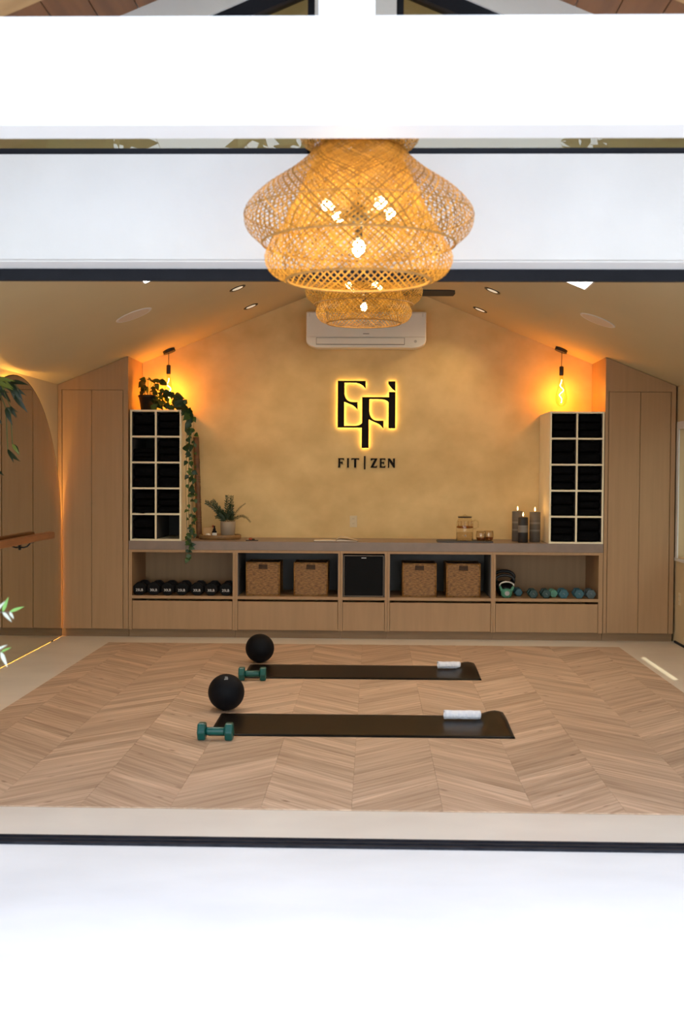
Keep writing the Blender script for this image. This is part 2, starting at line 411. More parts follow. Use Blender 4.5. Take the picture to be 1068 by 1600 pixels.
# back wall (gable), side walls, front wall
wb = MB().prism([(XL - .15, -.05), (XR + .15, -.05), (XR + .15, cz(XR + .15) + .02), (RX, RZ + .02), (XL - .15, cz(XL - .15) + .02)], 'y', YB, YB + .15)
tag(wb.build('wall_back', 'limewash'), 'mottled golden limewashed gable wall behind the counter', 'wall', kind='structure')
wl_ = MB().prism([(YF1, -.05), (YB, -.05), (YB, cz(XL) + .03), (YF1, cz(XL) + .03)], 'x', XL - .15, XL)
tag(wl_.build('wall_left', 'side_wall_paint'), 'tan side wall behind the arched mirror', 'wall', kind='structure')
WY0, WY1, WZ0, WZ1 = 9.92, 11.30, .81, 1.98
wr = MB(); top = cz(XR) + .03
wr.box(XR, YF1, -.05, XR + .15, WY0, top); wr.box(XR, WY1, -.05, XR + .15, YB, top)
wr.box(XR, WY0, -.05, XR + .15, WY1, WZ0); wr.box(XR, WY0, WZ1, XR + .15, WY1, top)
tag(wr.build('wall_right', 'side_wall_paint'), 'tan side wall with a window beside the tall cabinet', 'wall', kind='structure')
DX0, DX1, DZ = XL + .22, XR - .22, 2.385
wf = MB()
HB = 2.792    # top of the header = bottom of the gable glass
wf.box(XL - .15, YF0, -.05, DX0, YF1, DZ); wf.box(DX1, YF0, -.05, XR + .15, YF1, DZ)
def gz(x): return 3.70 - .41 * abs(x + .08)     # porch ceiling line on the facade
WS = 3.565                                       # apex of the gable windows
def wz(x): return WS - .42 * abs(x + .08)
ci = .158
hx_ = (3.75 - HB) / .41
wf.prism([(XL - .15, DZ), (XR + .15, DZ), (XR + .15, gz(XR + .15) + .05), (-.08 + hx_, HB), (-.08 - hx_, HB), (XL - .15, gz(XL - .15) + .05)], 'y', YF0, YF1)
for s in (-1, 1):
    xo = -.08 + s * (WS - HB) / .42; xi = -.08 + s * ci
    wf.prism([(xo, HB), (-.08 + s * hx_, HB), (-.08, 3.75), (-.08, WS), (xi, wz(xi))], 'y', YF0, YF1)
wf.prism([(-.08 - ci, HB), (-.08 + ci, HB), (-.08 + ci, wz(-.08 + ci)), (-.08, WS), (-.08 - ci, wz(-.08 - ci))], 'y', YF0, YF1)
tag(wf.build('wall_front', 'stucco'), 'white stucco gable front above the wide door opening', 'wall', kind='structure')
# ceiling / roof: two sloping slabs with eaves
EV = 3.455 - XR
ce = MB()
for s in (-1, 1):
    xe = XR + EV if s > 0 else XL - EV
    ze = cz(xe)
    ce.prism([(RX, RZ), (xe, ze), (xe, ze + ROOF_T), (RX, RZ + ROOF_T)], 'y', YF1 - .06, YB + .5)
    ce.box(min(xe, xe + s * .03), YF1 - .06, ze - .10, max(xe, xe + s * .03), YB + .5, ze + ROOF_T)
tag(ce.build('ceiling', 'ceiling_paint'), 'plain tan vaulted ceiling sloping down from the ridge', 'ceiling', kind='structure')

# door head frame and jambs
h = MB().box(DX0, 4.95, 2.333, DX1, 4.982, 2.384)
dd = tag(h.build('door_1', 'frame_black'), 'black metal head track of the wide sliding doors', 'door frame', kind='structure')
for x in (DX0, DX1 - .05):
    MB().box(x, 4.95, .0, x + .05, 4.984, 2.333).build('jamb', 'frame_black', dd)
MB().box(DX0 + .01, YF0 + .03, 2.380, DX1 - .01, 4.95, 2.385).build('drip_edge', 'white_paint', dd)

# gable windows
for idx, s in ((1, -1), (2, 1)):
    xi = -.08 + s * ci; xo = -.08 + s * (WS - HB) / .42
    fr_w = .06; bz = .027
    fr = MB()
    y0, y1 = YF0 + .015, YF0 + .085
    fr.prism([(xi, HB), (xo, HB), (xo - s * bz / .42, HB + bz), (xi, HB + bz)], 'y', y0, y1)
    fr.box(min(xi, xi + s * .028), y0, HB, max(xi, xi + s * .028), y1, wz(xi))
    fr.prism([(xi, wz(xi)), (xo, HB), (xo - s * .16, HB), (xi, wz(xi) - .065)], 'y', y0, y1)
    wo = tag(fr.build('window_%d' % idx, 'frame_black'), 'triangular gable window with black frame, %s of the king post' % ('left' if s < 0 else 'right'), 'window', kind='structure')
    MB().prism([(xi, HB + .01), (xo - s * .03, HB + .01), (xi, wz(xi) - .02)], 'y', YF0 + .045, YF0 + .053).build('pane', 'window_glass', wo)
# right side window
cs = MB()
cs.box(XR - .012, WY1, WZ0 - .02, XR, WY1 + .07, WZ1 + .07); cs.box(XR - .012, WY0 - .07, WZ0 - .02, XR, WY0, WZ1 + .07)
cs.box(XR - .012, WY0, WZ1, XR, WY1, WZ1 + .07)
wo = tag(cs.build('window_3', 'white_paint'), 'bright side window with white casing beside the tall cabinet', 'window', kind='structure')
MB().box(XR - .02, WY0 - .07, WZ0 - .045, XR + .005, WY1 + .07, WZ0 - .02).build('sill', 'white_paint', wo)
b_ = MB(); b_.box(XR + .09, WY0, WZ0, XR + .13, WY0 + .04, WZ1); b_.box(XR + .09, WY1 - .04, WZ0, XR + .13, WY1, WZ1); b_.box(XR + .09, WY0 + .04, WZ0, XR + .13, WY1 - .04, WZ0 + .04); b_.box(XR + .09, WY0 + .04, WZ1 - .04, XR + .13, WY1 - .04, WZ1)
b_.build('sash', 'white_paint', wo)
MB().box(XR + .105, WY0 + .04, WZ0 + .04, XR + .111, WY1 - .04, WZ1 - .04).build('pane', 'window_glass', wo)
tag(MB().box(XR - .014, YF1 + .15, 0, XR, 11.36, .018).build('baseboard_right', 'frame_black'), 'thin dark base strip along the side wall', 'baseboard', kind='structure')

# porch: tie beam with king post, columns, plank ceiling, rafters
BX = -.086
tag(MB().box(-3.3, 3.57, 2.566, 3.2, 3.72, 2.882).build('tie_beam', 'white_paint', bevel=.006), 'broad white painted tie beam across the porch', 'beam', kind='structure')
tag(MB().box(BX - .082, 3.58, 2.882, BX + .082, 3.71, gz(BX) - .16).build('king_post', 'white_paint', bevel=.005), 'white king post rising from the middle of the tie beam', 'post', kind='structure')
for x, sd_ in ((-3.12, 'left'), (3.02, 'right')):
    tag(MB().box(x - .08, 3.565, 0, x + .08, 3.725, 2.566).build('porch_column', 'white_paint', bevel=.005), 'white square column under the %s end of the tie beam' % sd_, 'column', kind='structure')
pc = MB()
for s in (-1, 1):
    xe = -.08 + s * 3.7
    pc.prism([(-.08, gz(-.08) + .03), (xe, gz(xe) + .03), (xe, gz(xe) + .12), (-.08, gz(-.08) + .12)], 'y', 4.13, YF0)
po = tag(pc.build('porch_roof', 'rafter_wood'), 'plank lined porch roof sloping from the ridge', 'roof', kind='structure')
tag(MB().box(BX - .07, 3.56, gz(BX) - .16, BX + .07, YF0, gz(BX) - .02).build('ridge_beam', 'white_paint'), 'white ridge beam joining the king post to the gable', 'beam', kind='structure')
pw = .152
ang = math.atan(.41)
plank_me = MB().box(.002, -.315, .0, pw - .002, .315, .028).mesh('plank', 'soffit_wood')
for s in (-1, 1):
    n = int(3.7 / math.cos(ang) / pw)
    for k in range(n):
        d = k * pw
        o = inst(plank_me, 'plank', po, Matrix.Translation((-.08 + s * d * math.cos(ang), (4.13 + YF0) / 2, gz(-.08) - d * math.sin(ang)))
             @ (Matrix.Rotation(ang, 4, 'Y') if s > 0 else Matrix.Rotation(math.pi, 4, 'Z') @ Matrix.Rotation(ang, 4, 'Y')))
for s in (-1, 1):
    xe = -.08 + s * 3.6
    tag(MB().prism([(-.08, gz(-.08)), (xe, gz(xe)), (xe, gz(xe) - .05), (-.08, gz(-.08) - .05)], 'y', 4.13, 4.285).build('rafter', 'rafter_wood'),
        'pale wood rafter under the porch planks, %s slope' % ('left' if s < 0 else 'right'), 'rafter', kind='structure')

# ------------------------------------------------------------------ built-in furniture
FC = 11.38     # front plane of the cabinets
def tall_cabinet(x0, x1, doors, label, inner):
    t = thing('tall_cabinet', label, 'cabinet', ((x0 + x1) / 2, FC, 0))
    ox = (x0 + x1) / 2; d = YB - FC
    b = MB().prism([(x0 - ox, .075), (x1 - ox, .075), (x1 - ox, cz(x1) - .003), (x0 - ox, cz(x0) - .003)], 'y', .022, d - .003)
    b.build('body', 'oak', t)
    MB().box(x0 - ox, .045, 0, x1 - ox, d - .003, .075).build('toe_kick', 'toe_oak', t)
    zt = 2.325
    fr = MB()
    lo, hi = doors[0] - ox, doors[-1] - ox
    fr.prism([(x0 - ox, zt + .004), (x1 - ox, zt + .004), (x1 - ox, cz(x1) - .004), (x0 - ox, cz(x0) - .004)], 'y', 0, .0215)
    if lo - (x0 - ox) > .006: fr.box(x0 - ox, 0, .078, lo - .004, .0215, zt + .004)
    if (x1 - ox) - hi > .006: fr.box(hi + .004, 0, .078, x1 - ox, .0215, zt + .004)
    fr.build('face_frame', 'oak', t)
    for a, c in zip(doors[:-1], doors[1:]):
        MB().box(a - ox + .002, 0, .08, c - ox - .002, .0205, zt).build('door', 'oak', t, bevel=.0012)
    return t
tall_cabinet(XL + .004, -2.303, [-2.926, -2.648, -2.352], 'tall oak cabinet with two flush doors beside the arched mirror', -2.303)
tall_cabinet(2.150, XR - .020, [2.183, 2.474, 2.754], 'tall oak cabinet with two flush doors beside the side window', 2.15)

ct = MB().box(-2.299, FC - .004, .829, 2.146, YB - .003, .912)
tag(ct.build('countertop', 'counter_stone', bevel=.003), 'long grey stone countertop running between the tall cabinets', 'countertop')
bays = [(-2.299, -2.267, -1.3155, -1.2925, 'oak', 'low oak cabinet bay holding the black dumbbells'),
        (-1.2925, -1.270, -.324, -.303, 'grey_panel', 'low oak cabinet bay holding two baskets, left of the fridge'),
        (-.303, -.282, .114, .1365, 'grey_panel', 'narrow low oak cabinet bay around the black fridge'),
        (.1365, .159, 1.107, 1.128, 'grey_panel', 'low oak cabinet bay holding two baskets, right of the fridge'),
        (1.128, 1.149, 2.105, 2.146, 'oak', 'low oak cabinet bay holding kettlebells and coloured dumbbells')]
SHZ = .395
for (xa, a, b, xb, inner, lab) in bays:
    ox = (xa + xb) / 2; d = YB - FC - .004
    t = thing('base_cabinet', lab, 'cabinet', (ox, FC, 0), group='low cabinets under the countertop')
    e = .0008
    MB().box(xa - ox + e, 0, .075, a - ox, d, .8285).build('side_panel', 'oak', t)
    MB().box(b - ox, 0, .075, xb - ox - e, d, .8285).build('side_panel', 'oak', t)
    MB().box(a - ox, 0, .805, b - ox, d, .8285).build('top_rail', 'oak', t)
    MB().box(a - ox, 0, .368, b - ox, d, SHZ).build('shelf', 'oak', t)
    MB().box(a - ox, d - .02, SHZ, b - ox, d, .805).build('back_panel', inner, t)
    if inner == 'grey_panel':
        MB().box(a - ox, .02, SHZ, a - ox + .004, d - .02, .805).build('liner_or_shade_sheet', inner, t)
        MB().box(b - ox - .004, .02, SHZ, b - ox, d - .02, .805).build('liner_or_shade_sheet', inner, t)
    MB().box(a - ox, .03, .075, b - ox, d, .09).build('bottom_panel', 'oak', t)
    MB().box(a - ox + .003, .003, .08, b - ox - .003, .022, .347).build('drawer_front', 'oak_drawer', t, bevel=.0015)
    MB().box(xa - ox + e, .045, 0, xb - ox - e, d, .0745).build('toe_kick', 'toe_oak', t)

# mini fridge
t = thing('mini_fridge', 'black mini fridge with a steel edged door in the middle bay', 'fridge', (-.084, FC + .012, SHZ))
MB().box(-.19, .03, .004, .19, .55, .395).build('body', 'appliance_black', t)
dr = MB().box(-.178, .006, .014, .178, .029, .385).build('door', 'appliance_black', t, bevel=.002)
e_ = MB(); e_.box(-.188, .004, .386, .188, .03, .394); e_.box(-.188, .004, .006, .188, .03, .013); e_.box(-.188, .004, .013, -.181, .03, .386); e_.box(.181, .004, .013, .188, .03, .386)
e_.build('door_trim', 'trim_bronze', t)
MB().box(-.022, .003, .366, .022, .0062, .372).build('badge', 'print_white', t)
MB().box(-.17, .03, 0, .17, .5, .005).build('foot_rail', 'black_metal', t)

# wicker baskets
def basket(x, lab, tone=1):
    W, H, D = .308, .318, .36
    t = thing('wicker_basket', lab, 'basket', (x, FC + .085, SHZ), group='wicker baskets in the low cabinets')
    for nm, ori, wd in (('front_panel', 0, W), ('side_panel', 1, D), ('back_panel', 2, W), ('side_panel', 3, D)):
        nx, nz = 44, 40
        mb = MB(); vs = []; fs = []
        for j in range(nz + 1):
            for i in range(nx + 1):
                u = i / nx; v = j / nz
                disp = .0045 * math.sin(u * math.pi * 11 + (j // 1 % 2) * math.pi) * (1 if 0 < i < nx else 0) + .0015 * math.sin(v * math.pi * nz)
                p = {0: (-W / 2 + u * W, -disp, v * H), 1: (W / 2 + disp, u * D, v * H), 2: (W / 2 - u * W, D + disp, v * H), 3: (-W / 2 - disp, D - u * D, v * H)}[ori]
                vs.append(p)
        for j in range(nz):
            for i in range(nx):
                u = (i + .5) / nx; v = (j + .5) / nz
                if ori in (0, 2) and abs(u - .5) < .13 and .80 < v < .92: continue
                a = j * (nx + 1) + i; fs.append((a, a + 1, a + nx + 2, a + nx + 1))
        mb.add(vs, fs).build(nm, 'wicker', t, smooth=True)
    f = MB(); r = .008
    for z in (r, H - r):
        f.tube([(-W / 2, 0, z), (W / 2, 0, z), (W / 2, D, z), (-W / 2, D, z)], r, 8, closed=True)
    for (px, py) in ((-W / 2, 0), (W / 2, 0), (W / 2, D), (-W / 2, D)):
        f.tube([(px, py, 0), (px, py, H)], r * 1.1, 8)
    f.build('rim', 'wicker', t, smooth=True)
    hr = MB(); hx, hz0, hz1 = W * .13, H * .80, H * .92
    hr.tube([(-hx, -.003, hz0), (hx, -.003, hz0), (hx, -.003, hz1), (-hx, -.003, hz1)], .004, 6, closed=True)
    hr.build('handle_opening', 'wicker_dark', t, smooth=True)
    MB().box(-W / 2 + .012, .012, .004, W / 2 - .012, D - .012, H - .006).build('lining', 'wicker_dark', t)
    return t
for x, lab in ((-1.038, 'wicker basket beside the black dumbbells bay, leftmost of four'), (-.585, 'wicker basket just left of the black mini fridge'),
               (.4405, 'wicker basket just right of the black mini fridge'), (.854, 'wicker basket beside the kettlebell bay, rightmost of four')):
    basket(x, lab)

# cube shelves on the counter
def cube_shelf(x0, x1, lab, zt):
    ox = (x0 + x1) / 2; zb = .912; d = YB - .01 - (FC + .004); th = .017
    t = thing('cube_shelf', lab, 'shelf', (ox, FC + .004, zb)); w_ = (x1 - x0) / 2; Hh = zt - zb
    MB().box(-w_, 0, 0, -w_ + th, d, Hh).build('side_panel', 'cream_laminate', t)
    MB().box(w_ - th, 0, 0, w_, d, Hh).build('side_panel', 'cream_laminate', t)
    MB().box(-w_ + th, 0, 0, w_ - th, d, th).build('bottom', 'cream_laminate', t)
    MB().box(-w_ + th, 0, Hh - th, w_ - th, d, Hh).build('top', 'cream_laminate', t)
    MB().box(-th / 2, .0008, th, th / 2, d, Hh - th).build('divider', 'cream_laminate', t)
    MB().box(-w_ + th, d - .01, th, w_ - th, d, Hh - th).build('back', 'cell_back_and_shade', t)
    cells = []
    ch = (Hh - th) / 5
    for k in range(1, 5):
        for a, b in ((-w_ + th, -th / 2), (th / 2, w_ - th)):
            MB().box(a, 0, k * ch, b, d, k * ch + th).build('shelf', 'cream_laminate', t)
    for k in range(5):
        for c, (a, b) in enumerate(((-w_ + th, -th / 2), (th / 2, w_ - th))):
            for xa_ in (a, b - .0015): MB().box(xa_, .012, k * ch + th, xa_ + .0015, d - .01, (k + 1) * ch).build('liner_or_shade_sheet', 'cell_back_and_shade', t)  # dark sheets on the cell sides imitate the shade of deep cells
            cells.append((4 - k, c, ox + a, ox + b, zb + k * ch + th, zb + (k + 1) * ch))
    return cells
cellsL = cube_shelf(-2.285, -1.802, 'cream cube shelf with trailing plant on top, left end of counter', 2.143)
cellsR = cube_shelf(1.640, 2.144, 'cream cube shelf beside the candles, right end of counter', 2.143)
def bundle(x0, x1, z0, z1, fill, lab, seed, droop=0.):
    rnd = random.Random(seed); hw = (x1 - x0) / 2 - .0025; hh = (z1 - z0) * fill; dep = .33
    t = thing('cloth_bundle', lab, 'cloth', ((x0 + x1) / 2, FC + .012, z0), group='black cloth bundles in the cube shelves')
    n, m = 20, 12; folds = 2 + rnd.randrange(2)
    for fi in range(folds):
        vs = []; fs = []
        za, zb = hh * fi / folds + .0005, hh * (fi + 1) / folds - .0005
        for j in range(m + 1):
            ph = -math.pi / 2 + math.pi * j / m
            for i in range(n):
                th = 2 * math.pi * i / n
                sg = lambda v, e: math.copysign(abs(v) ** e, v)
                x = hw * sg(math.cos(ph), .25) * sg(math.cos(th), .3); y = dep / 2 * sg(math.cos(ph), .35) * sg(math.sin(th), .3); z = sg(math.sin(ph), .55)
                q = mnoise.noise(Vector((x * 9 + seed, y * 9, z + fi * 3)))
                y2 = y + dep / 2 + .02 * q + (.012 if y < 0 else 0)
                z2 = (za + zb) / 2 + z * (zb - za) / 2 + (.012 * q if 0 < j < m and fi == folds - 1 and z > 0 else 0)
                if y2 < .02 and droop and fi == 0 and z < 0: y2 -= .028; z2 -= droop * max(0, 1 - abs(x / hw) ** 2)
                vs.append((max(-hw, min(hw, x + .003 * q)), max(y2, -.02 if not droop else -.05), max(z2, .0006 - (droop if y2 < -.012 else 0))))
        for j in range(m):
            for i in range(n):
                k = (i + 1) % n; fs.append((j * n + i, j * n + k, (j + 1) * n + k, (j + 1) * n + i))
        fs.append(tuple(range(n))); fs.append(tuple(m * n + i for i in range(n)))
        MB().add(vs, fs).build('fold', 'black_cloth', t, smooth=True)
rows = ['top row', 'second row', 'middle row', 'fourth row', 'bottom row']; cols = ['left cell', 'right cell']
for (r_, c_, a, b, z0, z1) in cellsL:
    if (r_, c_) == (4, 1): continue
    bundle(a, b, z0, z1, {(0, 0): .92, (0, 1): .92, (1, 0): .55, (1, 1): .9}.get((r_, c_), .86), 'black folded cloth in the plant-topped cube shelf, %s %s' % (rows[r_], cols[c_]), 10 + r_ * 2 + c_,
           droop=.014 if r_ in (2, 3) else 0.)
for (r_, c_, a, b, z0, z1) in cellsR:
    bundle(a, b, z0, z1, .96 if r_ < 3 else .90, 'black folded cloth in the cube shelf by the candles, %s %s' % (rows[r_], cols[c_]), 40 + r_ * 2 + c_,
           droop=.01 if r_ in (3, 4) else 0.)

# ------------------------------------------------------------------ arched mirror with led edge, barre
AR, AY, AZ = 1.40, 9.95, .94
def arch(rad, zbot, n=40):
    pts = [(AY + rad, zbot)]
    pts += [(AY + rad * math.cos(math.pi * i / n), AZ + rad * math.sin(math.pi * i / n)) for i in range(n + 1)]
    pts += [(AY - rad, zbot)]
    return pts
t = thing('arched_mirror', 'large backlit arched mirror standing against the side wall', 'mirror', (XL, AY, 0))
loc = lambda pts: [(p[0] - AY, p[1]) for p in pts]
MB().prism(loc(arch(AR, .014)), 'x', .036, .044).build('glass', 'mirror_silver', t)
MB().prism(loc(arch(AR - .05, .06)), 'x', .003, .034).build('backing', 'black_metal', t)
MB().tube([(.040, p[0], p[1]) for p in loc(arch(AR + .003, .013))], .005, 6, closed=True).build('edge_frame', 'frame_black', t)
MB().tube([(.020, p[0], p[1]) for p in loc(arch(AR - .035, .062))], .005, 6, closed=True).build('led_strip', 'led_amber', t)
ft = MB(); ft.box(.034, -1.1, 0, .046, -1.06, .014)
ft.build('foot', 'black_metal', t); MB().box(.034, 1.06, 0, .046, 1.1, .014).build('foot', 'black_metal', t)
t = thing('ballet_barre', 'brown wooden ballet barre on black brackets before the mirror', 'barre', (XL, 9.2, 0))
MB().prism([(.105, .970), (.160, .970), (.166, .976), (.166, 1.02), (.160, 1.026), (.105, 1.026), (.099, 1.02), (.099, .976)], 'y', -1.5, 1.442).build('rail', 'barre_wood', t)
for yy in (.80, -1.0):
    k = MB().tube([(.046, yy, .93), (.075, yy, .925), (.105, yy, .935), (.125, yy, .955), (.132, yy, .97)], .007, 8)
    k.lathe([(.026, 0), (.026, .006)], 16, (.045, yy, .93), axis='x')
    k.box(.11, yy - .03, .964, .155, yy + .03, .9705)
    k.build('bracket', 'black_metal', t, smooth=False)

# ------------------------------------------------------------------ things on the ceiling
def on_ceiling(name, lab, cat, x, y, group=None, off=.0):
    s = 1 if x > RX else -1; a = math.atan(SL)
    t = thing(name, lab, cat, (x, y, cz(x) - off), group=group)
    t.rotation_euler = (0, s * a, 0)
    return t
for x, y, l in ((-1.153, 10.26, 'black rimmed downlight, nearer one left of the ridge'), (-1.153, 11.37, 'black rimmed downlight close to the golden wall, left of the ridge'),
                (1.0, 10.40, 'black rimmed downlight, nearer one right of the ridge'), (1.0, 11.60, 'black rimmed downlight close to the golden wall, right of the ridge')):
    t = on_ceiling('downlight', l, 'downlight', x, y, 'recessed ceiling downlights')
    MB().lathe([(.048, -.003), (.066, -.007), (.072, -.004), (.072, 0), (.048, 0)], 28, cap=False).build('trim_ring', 'light_ring', t, smooth=True)
    MB().lathe([(.047, -.0045), (.047, -.001)], 24).build('lens', 'downlight_lens', t)
    q = lamp_light('downlight_lamp', t, (0, 0, -.03), 16, (1, .74, .42), .04, 'SPOT', R(130))
for x, y, l in ((-1.91, 9.66, 'round flush ceiling speaker on the slope above the mirror'), (1.79, 9.85, 'round flush ceiling speaker on the slope by the side window')):
    t = on_ceiling('ceiling_speaker', l, 'speaker', x, y, 'flush ceiling speakers')
    MB().lathe([(.128, -.004), (.146, -.005), (.150, -.003), (.150, 0)], 36, cap=False).build('bezel', 'white_paint', t, smooth=True)
    MB().lathe([(.128, -.0035), (.128, -.0005)], 36).build('grille', 'grille_white', t)
for x0, x1, y1, l in ((.93, 1.53, 8.88, 'square glowing panel standing in for a skylight, right slope'), (-1.65, -1.05, 8.69, 'square glowing panel standing in for a skylight, left slope')):
    xm = (x0 + x1) / 2; t = on_ceiling('skylight_panel', l, 'skylight', xm, y1 - .6, 'glowing skylight panels')
    hw = (x1 - x0) / 2 / math.cos(math.atan(SL))
    MB().box(-hw + .012, -.588, -.010, hw - .012, .588, -.001).build('glow_pane', 'skylight_glow', t)  # glowing pane stands in for daylight through a skylight opening
    f = MB(); f.box(-hw, -.6, -.013, hw, -.588, 0); f.box(-hw, .588, -.013, hw, .6, 0); f.box(-hw, -.588, -.013, -hw + .012, .588, 0); f.box(hw - .012, -.588, -.013, hw, .588, 0)
    f.build('frame', 'white_paint', t)
# edison bulb pendants
def flame_curve(k=0):
    return None
for x, y, l in ((-2.016, 11.93, 'bare filament bulb pendant above the trailing plant'), (1.823, 11.93, 'bare filament bulb pendant above the shelf by the candles')):
    s = 1 if x > RX else -1; zc = cz(x)
    t = thing('filament_pendant', l, 'pendant lamp', (x, y, 2.22), group='bare bulb pendants')
    c = MB().lathe([(.062, -.030), (.062, 0)], 28).build('canopy', 'black_metal', t); c.location = (0, 0, zc - 2.22 - .002); c.rotation_euler = (0, s * math.atan(SL), 0)
    MB().tube([(0, 0, .385), (.002, 0, zc - 2.22 - .03)], .0035, 6).build('cord', 'black_metal', t)
    MB().lathe([(.012, .392), (.021, .386), (.021, .305), (.018, .300)], 20).build('socket', 'black_metal', t, smooth=True)
    prof = [(.016, .300), (.017, .275), (.022, .24), (.034, .19), (.049, .14), (.057, .10), (.058, .075), (.050, .035), (.032, .010), (.010, .001), (.001, 0)]
    MB().lathe(prof, 28, cap=False).build('bulb', 'bulb_glass', t, smooth=True)
    pts = []
    for i in range(60):
        u = i / 59; z = .26 - .225 * u; rr = .004 + .018 * math.sin(math.pi * u) ** 2
        pts.append((rr * math.cos(2 * math.pi * 2.2 * u), rr * math.sin(2 * math.pi * 2.2 * u), z))
    MB().tube(pts, .0035, 6).build('filament', 'filament', t, smooth=True)
    lamp_light('filament_lamp', t, (0, 0, .12), 8.5, (1, .35, .02), .05)

# ceiling fan
t = thing('ceiling_fan', 'black three blade ceiling fan hanging behind the far lamp', 'ceiling fan', (-.07, 9.8, 3.0))
MB().tube([(0, 0, .06), (0, 0, RZ - 3.0 - .03)], .012, 10).build('downrod', 'black_metal', t)
MB().lathe([(.06, RZ - 3.0 - .07), (.075, RZ - 3.0 - .004)], 20).build('canopy', 'black_metal', t)
MB().lathe([(.03, -.05), (.085, -.03), (.095, .0), (.085, .05), (.03, .07)], 24).build('motor', 'black_metal', t, smooth=True)
bl = MB().prism([(.07, -.04), (.20, -.06), (.66, -.058), (.71, -.048), (.715, .0), (.70, .045), (.20, .05), (.07, .03)], 'z', -.004, .006).mesh('blade', 'black_metal')
for k in range(3): inst(bl, 'blade', t, Matrix.Rotation(R(120 * k), 4, 'Z') @ Matrix.Rotation(R(-16), 4, 'X'))

# air conditioner
t = thing('air_conditioner', 'white split air conditioner high on the golden wall', 'air conditioner', (-.08, YB - .003, 2.782))
W = .586
def rc(z0, z1, w_, r, n=6):
    pts = [(-w_, z1), (-w_, z0 + r * .55)]
    pts += [(-w_ + r - r * math.cos(math.pi / 2 * i / n), z0 + r * .55 * (1 - math.sin(math.pi / 2 * i / n))) for i in range(1, n + 1)]
    pts += [(w_ - r + r * math.sin(math.pi / 2 * i / n), z0 + r * .55 * (1 - math.cos(math.pi / 2 * i / n))) for i in range(0, n + 1)]
    pts += [(w_, z1)]
    return pts
MB().prism(rc(0, .352, W, .13), 'y', -.19, 0).build('body', 'ac_white', t, bevel=.012, seg=3)
MB().prism([(-W + .004, .105), (W - .004, .105), (W - .004, .340), (-W + .004, .340)], 'y', -.202, -.1885).build('front_panel', 'ac_white', t, bevel=.006)
MB().box(-W + .10, -.197, .030, W - .21, -.1885, .098).build('louver_frame', 'ac_seam', t)
MB().box(-W + .104, -.203, .035, W - .214, -.1965, .095).build('louver', 'ac_white', t, bevel=.002)
MB().lathe([(.014, -.1915), (.014, -.1885)], 20, (W - .105, 0, .064), axis='y').build('sensor', 'ac_icon', t)
MB().box(-.03, -.2035, .132, .03, -.2015, .139).build('badge', 'ac_seam', t)
for xx in (-W + .03, W - .04): MB().box(xx, -.203, .30, xx + .008, -.2015, .336).build('clip', 'stone_white', t)

# ------------------------------------------------------------------ wall sign
SC = .0011845
def sg(px, py): return ((px - 498) * SC, -(py - 460) * SC)
t = thing('wall_sign', 'black backlit monogram sign glowing on the golden wall', 'sign', (-.070, YB, 2.142))
def bez(p0, p1, p2, n=8):
    return [((1 - u) ** 2 * p0[0] + 2 * u * (1 - u) * p1[0] + u * u * p2[0], (1 - u) ** 2 * p0[1] + 2 * u * (1 - u) * p1[1] + u * u * p2[1]) for u in [i / n for i in range(n + 1)]]
Epoly = ([(255, 181), (488, 181), (488, 248)] + bez((486, 246), (455, 197), (385, 197))[1:] + [(312, 197)]
         + [(312, 290)] + bez((312, 290), (322, 358), (385, 358))[1:] + [(422, 358), (422, 425)] + bez((420, 423), (395, 385), (350, 373))[1:] + [(310, 356), (310, 556)]
         + [(400, 556)] + bez((400, 556), (440, 554), (459, 532))[1:] + [(459, 316), (682, 316), (682, 273), (737, 273), (737, 576), (680, 576), (680, 360)]
         + bez((680, 358), (655, 333), (600, 333))[1:] + [(520, 333), (520, 430)] + bez((520, 430), (525, 512), (590, 512))[1:] + [(639, 512), (639, 582)] + bez((637, 580), (612, 540), (570, 528))[1:]
         + [(516, 503), (516, 741), (457, 741), (457, 572), (255, 572)])
Dot = [(677, 184), (736, 184), (736, 267), (712, 250), (690, 225), (677, 208)]
for nm, poly in (('letter_plate', Epoly), ('letter_dot', Dot)):
    P = [sg(*p) for p in poly]
    MB().prism(P, 'y', -.042, -.026).build(nm, 'sign_black', t)
    MB().prism(P, 'y', -.0255, -.020).build('led_backing', 'led_sign', t)
for px, py in ((282, 300), (282, 520), (487, 650), (708, 430)):
    x, z = sg(px, py); MB().lathe([(.004, -.0205), (.004, -.001)], 8, (x, 0, z), axis='y').build('standoff', 'black_metal', t)
t = thing('word_sign', 'black FIT | ZEN lettering on the wall under the monogram', 'sign', (-.070, YB, 2.142))
def s2(px, py):  # crop of the lettering: 9.709 px per photo px, origin (520,705)
    return sg((px / 9.709 + 520 - 480) * 5.34, (py / 9.709 + 705 - 560) * 5.34)
